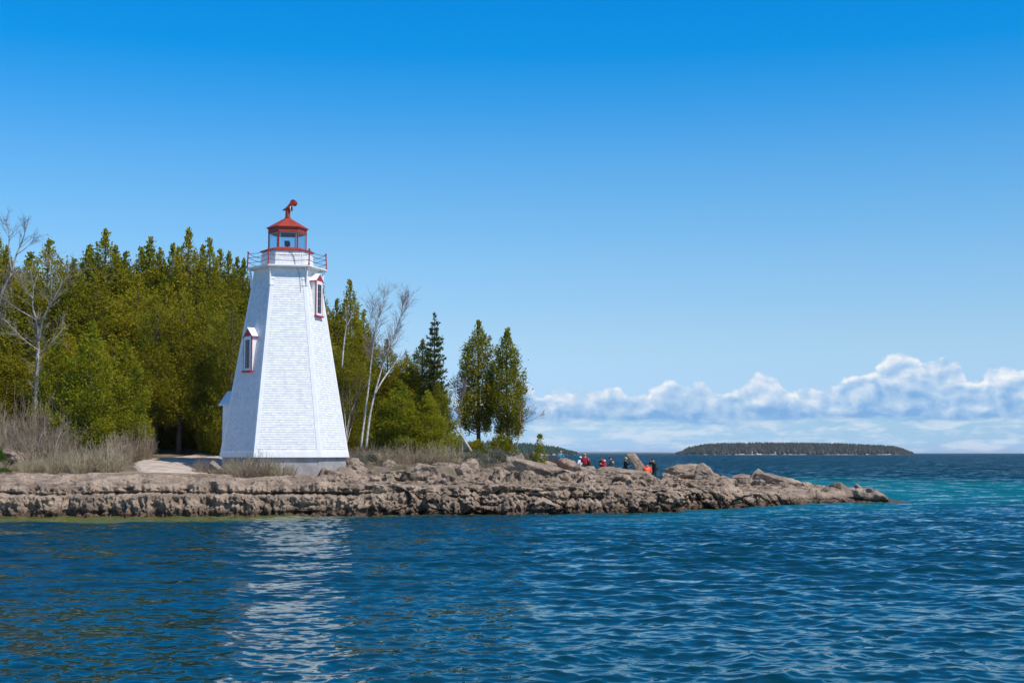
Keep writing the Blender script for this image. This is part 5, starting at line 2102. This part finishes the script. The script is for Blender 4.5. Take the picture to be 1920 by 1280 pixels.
R_ = math.radians
stand('person in a bright blue jacket and dark cap with both hands raised to the chest', 1051, 843.5, 101, R_(25), 'cyan', 'tan', hair='short', armsL=HOLD[0], armsR=HOLD[1], item='both', scale=.98)
stand('person with white cap and long dark hair in a white top', 1088.5, 856, 104, R_(25), 'white', 'black', 'white', 'long', armsL=HOLD[0], armsR=HOLD[1], scale=.92)
stand('person in a crimson jacket and orange knitted cap seen from behind', 1096.5, 850.5, 103.2, R_(165), 'crim', 'black', 'hatorange', 'short', armsL=((.27, -.02, 1.16), (.20, -.22, 1.16)), armsR=((.27, -.02, 1.16), (.18, -.22, 1.16)), scale=1.0, width=1.05)
person('seated person in a dark jacket with bowed dark head', at(1107.5, 884.5, 103.5) + Vector((0, 0, -.10)), R_(-65), 'charcoal', 'navy', hair='short', lean=.35, nod=.35,
       armsL=((.25, -.12, 1.14), (.12, -.32, 1.05)), armsR=((.25, -.12, 1.14), (.12, -.32, 1.05)),
       legs={'pelvis': (0, 0, .46), 1: ((.14, -.42, .50), (.13, -.40, .09)), -1: ((-.14, -.42, .50), (-.13, -.40, .09))})
stand('person with dark hair in a maroon jacket with a white scarf', 1128.8, 857, 104, R_(-20), 'maroon', 'navy', None, 'long', lean=.12, nod=.3, armsL=HOLD[0], armsR=HOLD[1], hood='white', scale=.96, width=.9)
stand('person in a long bright red coat with a pale pink hood', 1133.2, 857.5, 103.2, R_(-70), 'red', 'black', None, 'short', lean=.10, nod=.3, armsL=HOLD[0], armsR=HOLD[1], hood='pink', long_coat=.28, scale=.96, width=.95)
stand('broad person in a charcoal hooded jacket looking down to the left', 1149.5, 856, 103.2, R_(-115), 'charcoal', 'black', None, 'short', lean=.22, nod=.4, hood='charcoal', armsL=((.26, -.02, 1.14), (.20, -.20, .98)), armsR=((.26, -.02, 1.14), (.20, -.20, .98)), scale=1.04, width=1.3)
stand('person in a black jacket and yellow knitted cap holding a phone', 1172.5, 857.5, 103.2, R_(60), 'black', 'charcoal', 'yellow', 'short', lean=.06, nod=.15, armsL=HOLD[0], armsR=HOLD[1], item='both', scale=.93)
stand('person all in black standing with raised arms taking a picture', 1227, 860, 102.6, R_(-55), 'black', 'navy', 'black', 'short', lean=.28, nod=.05, armsL=UPHOLD[0], armsR=UPHOLD[1], item='both', scale=.96, h=1.66,
      legs={'pelvis': (0, .05, .93), 1: ((.13, .0, .50), (.16, .05, .085)), -1: ((-.13, -.06, .50), (-.16, -.06, .085))})
person('person in an orange jacket and black trousers sitting on a rock seen from behind', at(1214, 902, 101.0), R_(175), 'orange', 'black', None, 'short', lean=.38, nod=.35, hood='orange',
       armsL=((.28, -.10, 1.12), (.22, -.34, 1.02)), armsR=((.28, -.10, 1.12), (.22, -.34, 1.02)), scale=1.0, width=1.2,
       legs={'pelvis': (0, 0, .50), 1: ((.36, -.28, .52), (.40, -.2, .09)), -1: ((-.34, -.25, .48), (-.52, -.1, .09))})
# ------------------------------------------------------------------ far shores
def far_forest_mat(name, a, b, c):
    m, t, p, o = new_mat(name)
    g = t.node('ShaderNodeNewGeometry')
    t.put(p.inputs['Base Color'], t.ramp(g.outputs['Random Per Island'], [(0, a), (.6, b), (1, c)]))
    p.inputs['Roughness'].default_value = .9
    p.inputs['Specular IOR Level'].default_value = .1
    return m


def far_land(name, fname, pts, Y, depth, treeh, n, seed, label, flabel, mat):
    """pts: (px, py of the tree tops). Land mound plus one far-off wood."""
    pxs = np.array([p[0] for p in pts], float)
    tops = np.array([at(p[0], p[1], Y).z for p in pts])
    x0, x1 = at(pxs[0], 849, Y).x, at(pxs[-1], 849, Y).x

    def gz(x, v):
        px = px_of(x, Y)
        ztop = np.interp(px, pxs, tops)
        land = np.maximum(.4, ztop - treeh * 1.05)
        prof = sstep(0, .10, v) * .35 + sstep(.05, .55, v) * .65
        prof = prof * sstep(1.0, .8, v)
        return land * prof + .12 - .6 * (1 - sstep(0, .02, v))
    nx, ny = 180, 24
    X, V = np.meshgrid(np.linspace(x0 - 4, x1 + 4, nx), np.linspace(0, 1, ny), indexing='ij')
    edge = np.minimum(X - (x0 - 4), (x1 + 4) - X)
    wob = 6 * fbm(X * .02, V * 0, V * 0 + seed, 3)
    shrink = sstep(0, 60, edge)
    Z = gz(X, V) * sstep(0, 18, edge) - .6 * (1 - sstep(0, 6, edge)) + .6 * fbm(X * .05, V * 4, V * 0, 3) * sstep(.05, .3, V)
    YY = Y + (V - .0) * depth * (.4 + .6 * shrink) + depth * .3 * (1 - shrink) + wob * (1 - V)
    idx = np.arange(nx * ny).reshape(nx, ny)
    f = np.stack([idx[:-1, :-1], idx[1:, :-1], idx[1:, 1:], idx[:-1, 1:]], -1).reshape(-1, 4)
    o = link(name, mesh_np(name, np.stack([X, YY, Z], -1).reshape(-1, 3), f, M['farland'], True))
    tag(o, label, 'island', kind='structure')
    rs = np.random.RandomState(seed)
    Vt, Ft = [], []
    for i in range(n):
        x = rs.uniform(x0 + 1, x1 - 1)
        v = rs.beta(1.1, 1.6) * .75 + .012
        px = px_of(x, Y)
        if pnoise(np.array([x * .03]), np.array([v * 6]), np.array([seed * 1.]))[0] > .50 and v < .22:
            continue
        e = min(x - x0, x1 - x)
        sh = float(sstep(0, 60, np.array(e + 4)))
        z = float(gz(np.array(x), np.array(v)) * sstep(0, 18, np.array(e + 4)))
        y = Y + v * depth * (.4 + .6 * sh) + depth * .3 * (1 - sh)
        h = treeh * rs.uniform(.65, 1.12) * (.5 + .5 * min(1, e / 25))
        r = h * rs.uniform(.20, .36)
        b = len(Vt)
        a0 = rs.rand() * 6
        k = 6
        for lev, (zz, rr) in enumerate(((.08, 1.0), (.35, .8), (.4, .95), (.65, .5))):
            for j in range(k):
                a = a0 + j * 2 * math.pi / k
                q = r * rr * rs.uniform(.65, 1.2)
                Vt.append((x + math.cos(a) * q, y + math.sin(a) * q, z + h * (zz + rs.uniform(-.04, .04))))
        Vt.append((x, y, z + h))
        for lev in range(3):
            for j in range(k):
                Ft.append((b + lev * k + j, b + lev * k + (j + 1) % k, b + (lev + 1) * k + (j + 1) % k, b + (lev + 1) * k + j))
        for j in range(k):
            Ft.append((b + 3 * k + j, b + 3 * k + (j + 1) % k, b + 4 * k, b + 4 * k))
    me = bpy.data.meshes.new(fname)
    me.from_pydata(Vt, [], [tuple(dict.fromkeys(f)) for f in Ft])
    me.materials.append(mat)
    o = link(fname, me)
    tag(o, flabel, 'wood', kind='stuff')


M['farland'] = paint('far_shore_rock', (0.40, 0.35, 0.29), 0.95, 0.45, 0.12)
M['farwood'] = far_forest_mat('far_wood', (.024, .032, .022), (.052, .056, .040), (.11, .098, .08))
M['farwood2'] = far_forest_mat('far_green_wood', (.018, .040, .022), (.035, .065, .032), (.07, .085, .05))
far_land('island', 'island_wood', [(1276, 847), (1284, 843), (1298, 837), (1322, 832), (1350, 829), (1400, 828), (1460, 827), (1540, 828), (1600, 828.5),
                                   (1640, 831), (1680, 833), (1704, 835), (1720, 838), (1730, 844)], 2400, 150, 8.5, 5200, 3,
         'long low island with a thin pale beach on the horizon', 'dense dark conifers covering the low island', M['farwood'])
far_land('headland', 'headland_wood', [(560, 826), (700, 825), (860, 825), (950, 826), (1000, 829), (1035, 833), (1062, 838), (1080, 843), (1088, 847)], 2000, 160, 9, 3600, 8,
         'wooded headland with pale cliffs behind the lone cedars', 'green conifers covering the headland', M['farwood2'])
# thin blue line of the opposite shore
xs = np.linspace(at(640, 849, 9000).x, at(1420, 849, 9000).x, 160)
P = []
for i, x in enumerate(xs):
    e = min(i, 159 - i) / 159
    h = (9 + 3.0 * float(fbm(np.array([x * .0012]), np.array([.5]), np.array([2.]), 4)[0])) * float(sstep(0, .3, np.array(e)))
    P += [(x, 9000, -1), (x, 9060, max(.2, h)), (x, 9300, max(.2, h * .9)), (x, 9500, -1)]
idx = np.arange(160 * 4).reshape(160, 4)
f = np.stack([idx[:-1, :-1], idx[1:, :-1], idx[1:, 1:], idx[:-1, 1:]], -1).reshape(-1, 4)
M['fardark'] = paint('far_shore_wood', (0.05, 0.065, 0.05), 0.95, 0.3, .01)
tag(link('hills', mesh_np('hills', P, f, M['fardark'], True)), 'thin blue line of the opposite shore on the horizon', 'hills', kind='structure')

# haze: one closed box of even thin air round everything
mb = MB()
mb.box((0, 14900, 14.0), 42000, 31000, 32)
m = bpy.data.materials.new('thin_air')
m.use_nodes = True
t = NT(m.node_tree)
t.n.clear()
o = t.node('ShaderNodeOutputMaterial')
pv = t.node('ShaderNodeVolumePrincipled')
pv.inputs['Color'].default_value = (.80, .90, 1.0, 1)
pv.inputs['Density'].default_value = 4e-5
pv.inputs['Anisotropy'].default_value = 0.0
t.l.new(pv.outputs[0], o.inputs['Volume'])
hz = mb.build('haze', m)
tag(hz, 'thin blue air haze over the lake', 'haze', kind='stuff')
